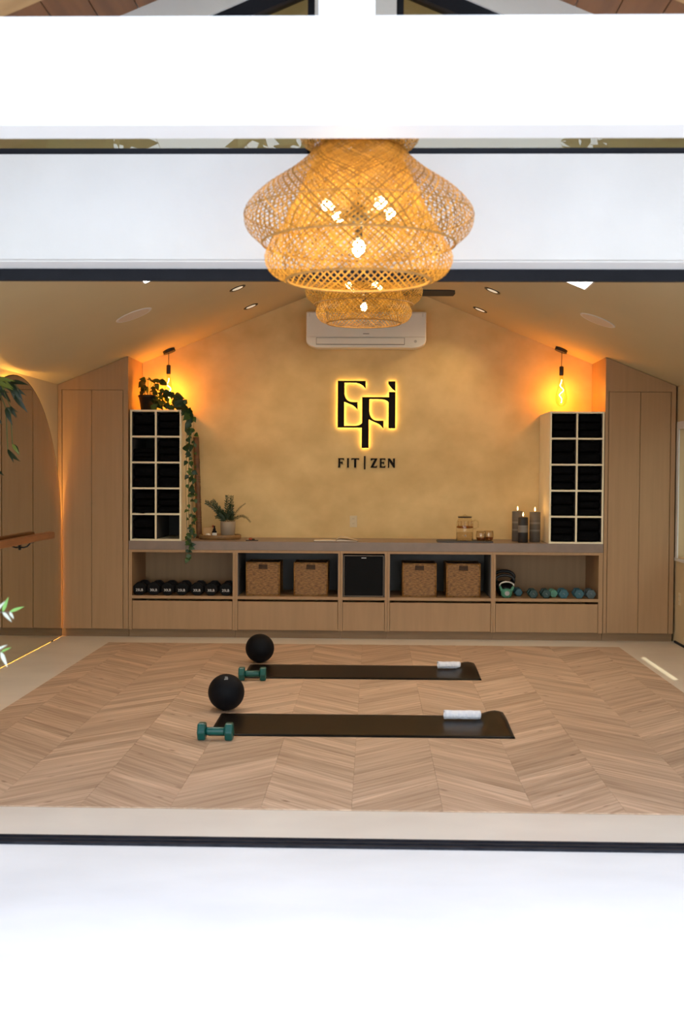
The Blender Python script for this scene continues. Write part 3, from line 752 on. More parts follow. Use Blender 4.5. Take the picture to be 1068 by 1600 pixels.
letters = {
 'F': [(82, 95), (176, 95), (176, 132), (160, 112), (118, 112), (118, 152), (140, 152), (156, 146), (156, 196), (140, 176), (118, 172), (118, 238), (86, 238), (90, 220), (90, 110)],
 'I': [(219, 95), (255, 95), (250, 105), (250, 228), (256, 238), (218, 238), (224, 228), (224, 105)],
 'T': [(286, 95), (408, 95), (404, 128), (392, 114), (362, 114), (362, 238), (330, 238), (330, 114), (302, 114), (288, 128)],
 'bar': [(480, 60), (503, 60), (503, 265), (480, 265)],
 'Z': [(582, 95), (684, 95), (684, 104), (626, 218), (660, 218), (682, 200), (678, 238), (580, 238), (580, 230), (640, 114), (612, 114), (584, 132)],
 'E': [(718, 95), (806, 95), (804, 128), (792, 113), (748, 113), (748, 152), (772, 152), (788, 142), (788, 194), (772, 174), (748, 172), (748, 218), (786, 218), (808, 200), (804, 238), (716, 238), (722, 228), (722, 105)],
 'N': [(840, 95), (876, 95), (924, 160), (924, 95), (956, 95), (951, 105), (951, 238), (930, 238), (864, 134), (864, 238), (840, 238), (846, 228), (846, 112)]}
for k_, poly in letters.items():
    MB().prism([s2(*p) for p in poly], 'y', -.014, -.001).build('letter' if k_ != 'bar' else 'divider_bar', 'sign_black', t)

# outlets
def outlet(loc, lab, rz=0):
    t = thing('wall_outlet', lab, 'outlet', loc, rz)
    MB().box(-.036, -.006, 0, .036, 0, .115).build('plate', 'plate_ivory', t, bevel=.002)
    for z in (.033, .082):
        MB().lathe([(.016, -.0075), (.016, -.005)], 14, (0, 0, z), axis='y').build('socket', 'plate_ivory', t)
        k = MB(); k.box(-.007, -.0082, z - .002, -.005, -.0074, z + .008); k.box(.005, -.0082, z - .002, .007, -.0074, z + .008); k.build('slot', 'outlet_dark', t)
outlet((-.195, YB, 1.022), 'ivory double outlet on the golden wall above the counter')
outlet((XR, 11.22, .36), 'ivory outlet low on the side wall under the window', -math.pi / 2)

# ------------------------------------------------------------------ woven bamboo pendants
def resample(prof, n):
    P = [Vector((a, b)) for a, b in prof]
    # smooth with catmull-rom
    Q = []
    for i in range(len(P) - 1):
        p0, p1, p2, p3 = P[max(i - 1, 0)], P[i], P[i + 1], P[min(i + 2, len(P) - 1)]
        for k in range(12):
            u = k / 12
            Q.append(.5 * ((2 * p1) + (-p0 + p2) * u + (2 * p0 - 5 * p1 + 4 * p2 - p3) * u * u + (-p0 + 3 * p1 - 3 * p2 + p3) * u ** 3))
    Q.append(P[-1])
    L = [0]
    for a, b in zip(Q[:-1], Q[1:]): L.append(L[-1] + (b - a).length)
    out = []; j = 0
    for i in range(n):
        d = L[-1] * i / (n - 1)
        while j < len(L) - 2 and L[j + 1] < d: j += 1
        u = (d - L[j]) / max(1e-9, L[j + 1] - L[j]); out.append(Q[j] + (Q[j + 1] - Q[j]) * u)
    return out, L[-1]
def weave(prof, nstrip, width, seg, pitch=1.0, wave=.0012):
    S, length = resample(prof, seg)
    ds = length / (seg - 1); th = [0]
    for i in range(1, seg):
        th.append(th[-1] + pitch * ds / max(.09, (S[i].x + S[i - 1].x) / 2))
    mb = MB()
    for dr in (1, -1):
        for k in range(nstrip):
            a0 = 2 * math.pi * k / nstrip; vs = []; fs = []
            for i in range(seg):
                t0 = S[max(i - 1, 0)]; t1 = S[min(i + 1, seg - 1)]; tv = (t1 - t0).normalized()
                a = a0 + dr * th[i]; er = Vector((math.cos(a), math.sin(a), 0)); et = Vector((-math.sin(a), math.cos(a), 0))
                T = er * tv.x + Vector((0, 0, tv.y)); N = er * tv.y - Vector((0, 0, tv.x)) 
                run = (T + et * dr * pitch).normalized(); side = N.cross(run).normalized()
                off = wave * (1 if (i + k) % 2 == 0 else -1) * dr
                p = er * S[i].x + Vector((0, 0, S[i].y)) + N * off
                vs += [p + side * width / 2, p - side * width / 2]
                if i: fs.append((2 * i - 2, 2 * i - 1, 2 * i + 1, 2 * i))
            mb.add(vs, fs)
    return mb
def ring(r, z, tr, n=64): return MB().tube([(r * math.cos(2 * math.pi * i / n), r * math.sin(2 * math.pi * i / n), z) for i in range(n)], tr, 6, closed=True)
# profile heights are measured from the bottom rim of the lamp
outer = [(.125, .475), (.160, .440), (.235, .375), (.330, .310), (.385, .255), (.398, .218), (.385, .170), (.335, .125)]
inner = [(.120, .470), (.160, .400), (.205, .310), (.250, .215), (.290, .150), (.318, .105), (.326, .070), (.312, .035), (.285, .012), (.250, .0)]
crown = [(.115, .462), (.165, .455), (.198, .475), (.206, .505), (.190, .545), (.150, .590), (.110, .625)]
lip = [(.250, .0), (.232, .010), (.225, .022)]
m_outer = weave(outer, 80, .0056, 30).mesh('outer_shade', 'bamboo')
m_inner = weave(inner, 74, .0058, 38).mesh('inner_shade', 'bamboo')
m_crown = weave(crown, 64, .0054, 22).mesh('crown_shade', 'bamboo')
m_rims = [ring(.335, .125, .004).mesh('rim', 'bamboo_rim', True), ring(.250, .0, .005).mesh('rim', 'bamboo_rim', True), ring(.110, .625, .004).mesh('rim', 'bamboo_rim', True), ring(.125, .472, .005).mesh('rim', 'bamboo_rim', True), ring(.397, .225, .0022).mesh('rim', 'bamboo_rim', True)]
def woven_lamp(x, y, zb, ztop, lab, watts):
    t = thing('woven_pendant_lamp', lab, 'pendant lamp', (x, y, zb), group='woven bamboo pendant lamps')
    I = Matrix.Identity(4)
    inst(m_outer, 'outer_shade', t, I); inst(m_inner, 'inner_shade', t, I); inst(m_crown, 'crown_shade', t, I)
    for m in m_rims: inst(m, 'rim', t, I)
    top = ztop - zb
    MB().tube([(0, 0, .26), (0, 0, top - .02)], .006, 8).build('cord', 'black_metal', t)
    MB().lathe([(.055, top - .03), (.055, top - .001)], 24).build('canopy', 'black_metal', t)
    MB().lathe([(.012, .265), (.030, .255), (.034, .225), (.030, .195), (.012, .185)], 18).build('hub', 'black_metal', t, smooth=True)
    for k in range(4):
        a = R(35 + 90 * k); c, s = math.cos(a), math.sin(a)
        am = MB().tube([(.02 * c, .02 * s, .225), (.07 * c, .07 * s, .232), (.088 * c, .088 * s, .236)], .007, 8).build('arm', 'black_metal', t, smooth=True)
        MB().tube([(.085 * c, .085 * s, .236), (.108 * c, .108 * s, .241)], .013, 10).build('socket', 'black_metal', am)
        MB().sphere((.128 * c, .128 * s, .246), .022, 14, 10).build('bulb', 'bulb_glow', am, smooth=True)
    st = MB().tube([(0, 0, .19), (0, 0, .145)], .014, 10).build('stem', 'black_metal', t)
    MB().sphere((0, 0, .112), .022, 14, 10, 1.35).build('bulb', 'bulb_glow', st, smooth=True)
    lamp_light('pendant_lamp_light', t, (0, 0, .165), watts, (1, .72, .33), .06)
    return t
woven_lamp(-.056, 4.25, 2.222, gz(-.08) - .16, 'large woven bamboo pendant lamp hanging in the porch, nearer one', 16)
woven_lamp(-.072, 8.3, 2.574, RZ, 'woven bamboo pendant lamp inside the room, farther one', 7.0)

# ------------------------------------------------------------------ exercise gear on the floor
FZ = .006
def yoga_mat(x, y, lab, rz):
    L_, W_, th = 1.80, .645, .006
    nx, ny = 72, 12; vs = []; fs = []
    sm = lambda e0, e1, v: (lambda u: u * u * (3 - 2 * u))(max(0, min(1, (v - e0) / (e1 - e0))))
    for lv in (0, 1):
        for j in range(ny + 1):
            for i in range(nx + 1):
                u, v = i / nx, j / ny
                lift = .036 * sm(.885, .972, u) * sm(.02, .75, v) - .012 * sm(.975, 1.0, u) * sm(.02, .75, v)
                lift += .007 * sm(.985, 1, 1 - u) * 0
                vs.append((-L_ / 2 + u * L_, -W_ / 2 + v * W_, lv * th + lift))
    q = (nx + 1) * (ny + 1); idx = lambda lv, j, i: lv * q + j * (nx + 1) + i
    for j in range(ny):
        for i in range(nx):
            fs.append((idx(1, j, i), idx(1, j, i + 1), idx(1, j + 1, i + 1), idx(1, j + 1, i)))
            fs.append((idx(0, j, i), idx(0, j + 1, i), idx(0, j + 1, i + 1), idx(0, j, i + 1)))
    for i in range(nx):
        fs.append((idx(0, 0, i), idx(0, 0, i + 1), idx(1, 0, i + 1), idx(1, 0, i))); fs.append((idx(0, ny, i + 1), idx(0, ny, i), idx(1, ny, i), idx(1, ny, i + 1)))
    for j in range(ny):
        fs.append((idx(0, j + 1, 0), idx(0, j, 0), idx(1, j, 0), idx(1, j + 1, 0))); fs.append((idx(0, j, nx), idx(0, j + 1, nx), idx(1, j + 1, nx), idx(1, j, nx)))
    o = MB().add(vs, fs).build('yoga_mat', 'mat_rubber', None, smooth=True)
    o.location = (x, y, FZ); o.rotation_euler.z = rz
    return tag(o, lab, 'mat', 'yoga mats on the floor')
yoga_mat(-.062, 7.417, 'dark brown yoga mat with a lifted corner, nearer the door', R(.3))
yoga_mat(-.080, 9.435, 'dark brown yoga mat with a lifted corner, nearer the cabinets', R(.4))
def slam_ball(x, y, r, lab, mark):
    t = thing('slam_ball', lab, 'ball', (x, y, FZ), group='black exercise balls')
    MB().sphere((0, 0, r), r, 40, 24).build('shell', 'slam_rubber', t, smooth=True)
    rg = MB().tube([(0, r * math.cos(a) * 1.0005, r + r * math.sin(a) * 1.0005) for a in [2 * math.pi * i / 48 for i in range(48)]], .0012, 5, closed=True)
    rg.build('seam', 'black_rubber', t)
    if mark:
        me = text_mesh('20', .042, .0, 'marking', 'print_grey')
        for v in me.vertices:
            p = Vector((v.co.x, -.0, 0)); el = R(58); ax = v.co.x / r + .10; ay = v.co.y / r
            d = Vector((math.sin(ax) * math.cos(el + ay), -math.cos(ax) * math.cos(el + ay), math.sin(el + ay)))
            v.co = Vector((0, 0, r)) + d * (r + .0012)
        inst(me, 'marking', t, Matrix.Identity(4))
slam_ball(-.949, 7.868, .1185, 'black slam ball with pale print on top, nearer the door', True)
slam_ball(-.918, 9.885, .117, 'plain black slam ball by the farther yoga mat', False)
def hexpts(r, n=6, rot=0.): return [(r * math.cos(2 * math.pi * i / n + rot), r * math.sin(2 * math.pi * i / n + rot)) for i in range(n)]
def hex_dumbbell(x, y, lab, rz, col='teal_neoprene'):
    t = thing('dumbbell', lab, 'dumbbell', (x, y, FZ), rz, 'teal dumbbells on the floor')
    r = .0575; zc_ = r * math.cos(R(30))
    for s in (-1, 1):
        o = MB().prism([(a, b + zc_) for a, b in hexpts(r)], 'x', s * .056, s * .1025).build('head', col, t, bevel=.010, seg=3)
    MB().lathe([(.021, -.056), (.0245, -.045), (.0245, .045), (.021, .056)], 18, (0, 0, zc_), axis='x').build('handle', col, t, smooth=True)
hex_dumbbell(-.904, 6.985, 'teal dumbbell lying by the nearer yoga mat', R(-1))
hex_dumbbell(-.893, 9.02, 'teal dumbbell lying by the farther yoga mat', R(2))
def towel(x, y, z, lab, rz, L_=.225):
    t = thing('rolled_towel', lab, 'towel', (x, y, z), rz, 'rolled white towels')
    n = 90; turns = 3.2; r0, r1 = .007, .031; nx = 14
    vs = []; fs = []
    for k in range(nx + 1):
        u = k / nx
        for i in range(n + 1):
            a = 2 * math.pi * turns * i / n; rr = r0 + (r1 - r0) * i / n
            q = 1 + .025 * math.sin(u * 9 + 1.3) + .03 * math.sin(u * 21 + a)
            vs.append((-L_ / 2 + u * L_ + .004 * math.sin(a * 1.7), rr * math.cos(a + 2.2) * q, max(0.0005, (.0305) + rr * math.sin(a + 2.2) * q * .97)))
    for k in range(nx):
        for i in range(n):
            b = k * (n + 1) + i; fs.append((b, b + 1, b + n + 2, b + n + 1))
    o = MB().add(vs, fs).build('roll', 'towel_white', t, smooth=True)
    m = o.modifiers.new('thickness', 'SOLIDIFY'); m.thickness = .004; m.offset = 0
    MB().tube([(-L_ / 2 + .012 + i * .02, -.0275 + .002 * math.sin(i), .018 + .002 * math.sin(i * 2.1)) for i in range(int((L_ - .02) / .02) + 1)], .0022, 6).build('hem', 'towel_white', t, smooth=True)
towel(.566, 7.60, FZ + .0075, 'rolled white towel lying on the nearer yoga mat', R(-.5))
towel(.605, 9.59, FZ + .0075, 'rolled white towel lying on the farther yoga mat', R(1), .175)

# ------------------------------------------------------------------ gear in the low cabinets
octo = lambda r: hexpts(r, 8, math.pi / 8)
pos = ['leftmost', 'second from left', 'third from left', 'middle', 'third from right', 'second from right', 'rightmost']
for i, (x, txt) in enumerate(zip((-2.203, -2.069, -1.938, -1.804, -1.659, -1.525, -1.386), ('25LB', '30LB', '30LB', '25LB', '20LB', '30LB', '25LB'))):
    t = thing('rubber_dumbbell', 'black rubber dumbbell printed %s, %s in the row' % (txt, pos[i]), 'dumbbell', (x, FC + .035, SHZ), group='black rubber dumbbells in the low cabinet')
    r = .0645; zc_ = r * math.cos(math.pi / 8) + .001
    for y0, y1 in ((0, .085), (.215, .30)):
        MB().prism([(a, b + zc_) for a, b in octo(r)], 'y', y0, y1).build('head', 'black_rubber', t, bevel=.010, seg=3)
    MB().lathe([(.016, .085), (.018, .12), (.018, .18), (.016, .215)], 14, (0, 0, zc_), axis='y').build('handle', 'steel', t, smooth=True)
    me = text_mesh(txt, .034, .0003, 'lettering', 'print_white')
    inst(me, 'lettering', t, Matrix.Translation((0, -.0006, zc_ - .012)) @ Matrix.Rotation(R(90), 4, 'X'))
for i, (x, y, col, r, nm) in enumerate(((1.507, .03, 'deep_teal_neoprene', .046, 'dark teal dumbbell, first of the front row after the kettlebells'), (1.627, .03, 'deep_teal_neoprene', .046, 'dark teal dumbbell, second of the front row after the kettlebells'),
                (1.790, .03, 'sea_blue_neoprene', .049, 'sea blue dumbbell in the middle of the cabinet row'), (1.934, .03, 'sea_blue_neoprene', .049, 'sea blue dumbbell next to the grey one in the cabinet'),
                (2.044, .03, 'slate_neoprene', .049, 'slate grey dumbbell at the right end of the cabinet row'),
                (1.392, .22, 'sea_blue_neoprene', .040, 'small blue dumbbell set back beside the kettlebells'), (1.712, .13, 'mint_neoprene', .040, 'small mint dumbbell set back between teal and blue ones'))):
    t = thing('hex_dumbbell', nm, 'dumbbell', (x, FC + y, SHZ), group='coloured dumbbells in the low cabinet')
    zc_ = r * math.cos(R(30)) + .001
    for y0, y1 in ((0, .05), (.14, .19)):
        MB().prism([(a, b + zc_) for a, b in hexpts(r)], 'y', y0, y1).build('head', col, t, bevel=.008, seg=3)
    MB().lathe([(.016, .05), (.018, .075), (.018, .115), (.016, .14)], 14, (0, 0, zc_), axis='y').build('handle', col, t, smooth=True)
    if i < 5:
        MB().tube([(-.009, -.0008, zc_ + .004), (0, -.0008, zc_ + .010), (.004, -.0008, zc_), (.008, -.0008, zc_ - .008)], .0012, 5).build('emblem', 'print_grey', t)
def kettlebell(x, y, sc, body_m, handle_m, lab):
    t = thing('kettlebell', lab, 'kettlebell', (x, FC + y, SHZ), group='kettlebells in the low cabinet')
    B = MB().lathe([(a * sc, b * sc) for a, b in ((.001, 0), (.034, .0), (.044, .006), (.054, .025), (.057, .045), (.054, .066), (.042, .082), (.020, .090), (.001, .092))], 26, cap=False)
    B.build('body', body_m, t, smooth=True)
    for s in (-1, 1):
        MB().tube([(s * .038 * sc, 0, .060 * sc), (s * .056 * sc, 0, .085 * sc), (s * .068 * sc, 0, .112 * sc)], [.020 * sc, .015 * sc, .0125 * sc], 12).build('horn', body_m, t, smooth=True)
    pts = [(.068 * sc, 0, .110 * sc)] + [(.070 * sc * math.cos(a), 0, (.122 + .036 * math.sin(a)) * sc) for a in [math.pi * i / 10 for i in range(11)]] + [(-.068 * sc, 0, .110 * sc)]
    MB().tube(pts, .0115 * sc, 10).build('handle', handle_m, t, smooth=True)
    MB().lathe([(.024 * sc, -.0575 * sc), (.024 * sc, -.0545 * sc)], 18, (0, 0, .046 * sc), axis='y').build('badge', 'print_grey' if body_m == 'mint_neoprene' else 'black_metal', t)
kettlebell(1.262, .095, .94, 'mint_neoprene', 'steel', 'mint green kettlebell at the front of the low cabinet')
kettlebell(1.262, .26, 1.25, 'black_rubber', 'black_metal', 'black kettlebell right behind the mint one')
kettlebell(1.275, .46, 1.40, 'black_rubber', 'black_metal', 'large black kettlebell at the back of the low cabinet')
t = thing('wall_switch', 'small white switch plate inside the dumbbell bay', 'switch', (-1.3165, 11.55, .52), R(-90))
MB().box(-.036, -.005, 0, .036, 0, .10).build('plate', 'label_white', t, bevel=.002); MB().box(-.012, -.008, .035, .012, -.004, .065).build('rocker', 'label_white', t)

# ------------------------------------------------------------------ things on the counter
KZ = .9125
t = thing('round_tray', 'round wooden tray holding the fern vase on the counter', 'tray', (-1.487, 11.785, KZ))
MB().lathe([(.195, 0), (.203, .006), (.205, .038), (.200, .044), (.193, .040), (.190, .012), (.001, .012)], 40, cap=False).build('dish', 'tray_wood', t, smooth=True)
MB().lathe([(.001, 0), (.195, 0)], 40, cap=False).build('base', 'tray_wood', t)
TZ = KZ + .0125
t = thing('fern_vase', 'dark fern sprays in a grey vase on the wooden tray', 'plant', (-1.412, 11.80, TZ))
MB().lathe([(.001, .0), (.060, 0), (.067, .010), (.073, .10), (.074, .155), (.070, .158), (.068, .150), (.064, .03), (.001, .025)], 30, cap=False).build('vase', 'vase_grey', t, smooth=True)
rnd = random.Random(3)
fr_defs = [((-.02, 0, .15), (-.10, -.02, .30), (-.21, -.04, .345), 26, .032), ((-.02, .01, .15), (-.08, .0, .28), (-.15, -.02, .36), 22, .030), ((0, 0, .15), (-.01, 0, .29), (-.005, -.02, .41), 22, .028),
           ((.02, 0, .15), (.03, .01, .28), (.035, -.01, .405), 22, .028), ((.03, 0, .15), (.07, -.01, .27), (.175, -.03, .335), 18, .013), ((.03, 0, .15), (.14, -.02, .27), (.225, -.05, .155), 22, .015),
           ((0, -.02, .15), (-.03, -.06, .25), (-.07, -.10, .25), 16, .028), ((.01, -.02, .15), (.04, -.07, .24), (.06, -.11, .22), 16, .028), ((0, .02, .15), (.03, .06, .26), (.01, .10, .32), 16, .026), ((-.01, -.01, .15), (-.06, -.03, .22), (-.115, -.05, .20), 14, .024)]
for (p0, p1, p2, n, ll) in fr_defs:
    P = [Vector(a) for a in (p0, p1, p2)]
    cv = lambda u: (1 - u) ** 2 * P[0] + 2 * u * (1 - u) * P[1] + u * u * P[2]
    mb = MB().tube([cv(i / 8) for i in range(9)], .0018, 5); st = mb.build('stem', 'stem_brown', t)
    lf = MB()
    for i in range(2, n + 1):
        u = (i - .5) / n; c = cv(u); tg = (cv(min(1, u + .02)) - cv(u - .02)).normalized()
        for s in (-1, 1, 0):
            sd_ = tg.cross(Vector((0, -1, .25))).normalized() * s + (Vector((0, -.8, .2)) if s == 0 else Vector((0, 0, 0)))
            d = (sd_ + tg * .7 + Vector((rnd.uniform(-.2, .2), rnd.uniform(-.3, .3), rnd.uniform(-.2, .2)))).normalized(); l = ll * 1.8 * (1.1 - .6 * u) * rnd.uniform(.8, 1.15)
            nn = d.cross(tg).normalized() if d.cross(tg).length > 1e-4 else Vector((0, -1, 0)); wv = d.cross(Vector((0, -1, 0)))
            wv = (wv.normalized() if wv.length > 1e-4 else Vector((1, 0, 0))) * l * .13
            lf.add([c, c + d * l * .5 + wv, c + d * l, c + d * l * .5 - wv], [(0, 1, 2, 3)])
    f_ = lf.build('leaflets', 'fern_leaf', st); f_['kind'] = 'stuff'
t = thing('dropper_bottle', 'small dark dropper bottle with white label on the tray', 'bottle', (-1.530, 11.70, TZ))
MB().lathe([(.001, 0), (.022, 0), (.024, .003), (.024, .058), (.018, .070), (.010, .075)], 18, cap=False).build('bottle', 'appliance_black', t, smooth=True)
MB().lathe([(.0243, .022), (.0243, .052)], 18, cap=False).build('label', 'label_white', t, smooth=True)
MB().lathe([(.013, .074), (.013, .090), (.008, .094), (.007, .116), (.001, .120)], 14).build('cap', 'black_rubber', t, smooth=True)
t = thing('small_carton', 'small tan carton tilted on the wooden tray', 'box', (-1.600, 11.80, TZ), R(-12))
o = MB().box(-.045, -.03, 0, .045, .03, .094).build('carton', 'carton_tan', t, bevel=.003); MB().box(-.046, -.031, .074, .046, .031, .0955).build('lid', 'carton_tan', t, bevel=.002)
t = thing('amber_vial', 'tiny vial with red cap behind the carton on the tray', 'bottle', (-1.565, 11.87, TZ))
MB().lathe([(.001, 0), (.013, 0), (.014, .05), (.009, .058)], 14, cap=False).build('vial', 'appliance_black', t, smooth=True); MB().lathe([(.011, .056), (.011, .112), (.001, .118)], 12).build('cap', 'amber_cap', t, smooth=True)
t = thing('white_pebble', 'round white pebble in front of the carton on the tray', 'stone', (-1.590, 11.685, TZ))
MB().sphere((0, 0, .024), .028, 16, 10, .85).build('pebble', 'stone_white', t, smooth=True)
t = thing('incense_holder', 'small dark incense holder on the counter beside the tray', 'ornament', (-1.145, 11.50, KZ))
MB().prism([(-.058, 0), (.058, 0), (.06, .008), (-.06, .008)], 'y', -.02, .02).build('base', 'dark_tray', t, bevel=.002); MB().sphere((-.015, 0, .016), .019, 14, 8, .7).build('cone', 'amber_cap', t, smooth=True); MB().sphere((.012, 0, .013), .015, 12, 8, .6).build('cone', 'dark_tray', t, smooth=True)
# rain stick
t = thing('rain_stick', 'tall carved bamboo rain stick leaning by the cube shelf', 'rain stick', (-1.715, 11.93, KZ))
p0, p1 = Vector((.005, 0, .0)), Vector((-.045, .115, .992))
N_ = 40; pts = [p0 + (p1 - p0) * i / N_ for i in range(N_ + 1)]
MB().tube(pts, [.0285 + (.0022 if i % 10 == 0 else 0) + .0008 * math.sin(i * 1.7) for i in range(N_ + 1)], 16).build('tube', 'stick_wood', t, smooth=True)
for i in (6, 7, 8, 14, 15, 22, 23, 24, 31): MB().tube([pts[i], pts[i] + (p1 - p0) * .006], .0302, 14).build('band', 'stem_brown', t)
# open book
t = thing('open_book', 'open book lying face up on the counter below the outlet', 'book', (-.350, 11.50, KZ), R(1))
MB().box(-.21, -.07, 0, .21, .09, .004).build('cover', 'book_cover', t)
MB().prism([(-.205, .004), (-.002, .004), (-.002, .012), (-.05, .016), (-.205, .013)], 'y', -.066, .086).build('page_block', 'paper', t)
MB().prism([(.002, .004), (.205, .004), (.205, .008), (.10, .016), (.03, .022), (.002, .012)], 'y', -.066, .086).build('page_block', 'paper', t)
MB().prism([(.004, .022), (.05, .046), (.11, .034), (.20, .012), (.20, .0128), (.11, .036), (.05, .0475), (.003, .0235)], 'y', -.066, .086).build('lifted_page', 'paper', t)
# drinks tray
t = thing('serving_tray', 'dark rectangular serving tray under the glass jar and tumblers', 'tray', (.868, 11.56, KZ))
MB().box(-.255, -.13, 0, .255, .13, .007).build('base', 'dark_tray', t)
r_ = MB(); r_.box(-.26, -.135, 0, .26, -.13, .014); r_.box(-.26, .13, 0, .26, .135, .014); r_.box(-.26, -.13, 0, -.255, .13, .014); r_.box(.255, -.13, 0, .26, .13, .014); r_.build('rim', 'dark_tray', t)
t = thing('glass_jar', 'clear glass pitcher jar with lid and handle on dark tray', 'jar', (.872, 11.58, KZ + .0075))
MB().lathe([(.001, .0), (.080, 0), (.083, .006), (.083, .155), (.080, .175), (.070, .200), (.062, .212), (.062, .226)], 36, cap=False).build('glass', 'jar_glass', t, smooth=True)
MB().lathe([(.078, .010), (.078, .085)], 30).build('water', 'tumbler_glass', t, smooth=True)
MB().lathe([(.066, .123), (.079, .127), (.079, .139), (.066, .143)], 30).build('tea_layer', 'tea_liquid', t, smooth=True)
for k in range(12):
    a = 2 * math.pi * k / 12; MB().tube([(.068 * math.cos(a), .068 * math.sin(a), .143), (.070 * math.cos(a), .070 * math.sin(a), .19)], .006, 6).build('flute', 'tumbler_glass', t, smooth=True)
MB().lathe([(.066, .226), (.070, .230), (.066, .238), (.030, .241), (.012, .248), (.001, .256)], 28).build('lid', 'jar_glass', t, smooth=True)
MB().lathe([(.0635, .221), (.0660, .224), (.0660, .230), (.0635, .232)], 28, cap=False).build('seal', 'dark_tray', t, smooth=True)
MB().tube([(.076, -.01, .19), (.10, -.012, .200), (.125, -.012, .185), (.125, -.012, .135), (.10, -.012, .118), (.080, -.01, .12)], .007, 8).build('handle', 'jar_glass', t, smooth=True)
MB().sphere((0, -.082, .055), .007, 10, 8).build('spigot_highlight', 'steel', t, smooth=True)
for x, y, l in ((1.018, 11.49, 'clear glass tumbler next to the pitcher jar, left of two'), (1.098, 11.57, 'clear glass tumbler at the end of the dark tray, right of two')):
    t = thing('glass_tumbler', l, 'glass', (x, y, KZ + .0075), group='glass tumblers on the tray')
    MB().lathe([(.001, 0), (.026, 0), (.036, .008), (.046, .035), (.047, .065), (.042, .100), (.040, .1005), (.0445, .065), (.0435, .036), (.034, .013), (.001, .010)], 26, cap=False).build('bowl', 'tumbler_glass', t, smooth=True)
    MB().lathe([(.036, .014), (.0435, .038), (.001, .040)], 22, cap=False).build('drink', 'tea_liquid', t, smooth=True)
# candles
for x, y, r, h_, m_, l in ((1.392, 11.76, .053, .290, 'candle_grey', 'tall grey pillar candle behind the black one'), (1.417, 11.53, .0475, .240, 'candle_black', 'shorter black pillar candle with a grey band'),
                           (1.548, 11.68, .052, .285, 'candle_grey', 'tall grey pillar candle next to the cube shelf')):
    t = thing('pillar_candle', l, 'candle', (x, y, KZ), group='lit pillar candles on the counter')
    MB().lathe([(.001, 0), (r - .003, 0), (r, .003), (r, h_ - .004), (r - .004, h_), (r - .012, h_ - .004), (.001, h_ - .010)], 32, cap=False).build('wax', m_, t, smooth=True)
    if m_ == 'candle_black': MB().lathe([(r + .0004, h_ * .40), (r + .0004, h_ * .68)], 32, cap=False).build('band', 'candle_band', t, smooth=True)
    else:
        for z in (.35, .6): MB().lathe([(r + .0003, h_ * z), (r + .0003, h_ * z + .018)], 32, cap=False).build('band', 'candle_band', t, smooth=True)
    MB().tube([(0, 0, h_ - .01), (.001, 0, h_ + .008)], .0015, 6).build('wick', 'black_metal', t)
    MB().lathe([(.0005, h_ + .006), (.0055, h_ + .014), (.0065, h_ + .021), (.0045, h_ + .034), (.0005, h_ + .048)], 14, cap=False).build('flame', 'flame', t, smooth=True)
    lamp_light('candle_light', t, (0, 0, h_ + .03), .35, (1, .50, .14), .012)

# ------------------------------------------------------------------ plants
def leaf_mesh(name, mname, outline, fold=.25, curl=.25, mid=6):
    # outline: half widths along the length 0..1
    vs = []; fs = []; n = len(outline)
    for i, wd in enumerate(outline):
        y = i / (n - 1); z = -curl * y * y
        vs += [(-wd, y, z + fold * wd), (0, y, z), (wd, y, z + fold * wd)]
    for i in range(n - 1):
        a = 3 * i; fs += [(a, a + 1, a + 4, a + 3), (a + 1, a + 2, a + 5, a + 4)]
    return MB().add(vs, fs).mesh(name, mname, True)
heart = [.10, .36, .42, .36, .24, .11, .0]
lance = [.02, .10, .13, .12, .085, .04, .0]
slim = [.02, .09, .11, .10, .075, .035, .0]
lf_p = [leaf_mesh('leaf', 'pothos_leaf', heart), leaf_mesh('leaf', 'pothos_leaf_dark', heart, .3, .35)]
rnd = random.Random(21)
px, py = -2.165, 11.62
t = thing('trailing_pothos', 'trailing green pothos in a black pot on the cube shelf', 'plant', (px, py, 2.1432))
MB().lathe([(.001, 0), (.058, 0), (.062, .005), (.083, .130), (.090, .132), (.090, .150), (.080, .150), (.078, .125), (.001, .120)], 28, cap=False).build('pot', 'pot_black', t, smooth=True)
for k in range(28): pass
MB().lathe([(.001, .122), (.079, .122)], 24, cap=False).build('soil', 'soil', t)
def put_leaf(base, direc, nrm, sz, dark): inst(lf_p[dark], 'leaf', t, frame_mtx(base, direc, nrm, sz))
stems = MB()
for k in range(26):
    a = rnd.uniform(0, 2 * math.pi); l = rnd.uniform(.05, .14); up = rnd.uniform(.05, .17)
    tip = Vector((max(-.03, math.cos(a) * l * 1.05 - .005), math.sin(a) * l * .8, .135 + up)); b0 = Vector((math.cos(a) * .03, math.sin(a) * .03, .12))
    stems.tube([b0, (b0 + tip) / 2 + Vector((0, 0, .03)), tip], .002, 5)
    d = Vector((max(-.3, math.cos(a) + rnd.uniform(-.5, .5)), math.sin(a) - .6, rnd.uniform(-.8, .2)))
    put_leaf(tip, d, Vector((rnd.uniform(-.4, .4), -.9, .7)), rnd.uniform(.055, .085), 1 if rnd.random() < .7 else 0)
stems.build('stems', 'stem_green', t, smooth=True)
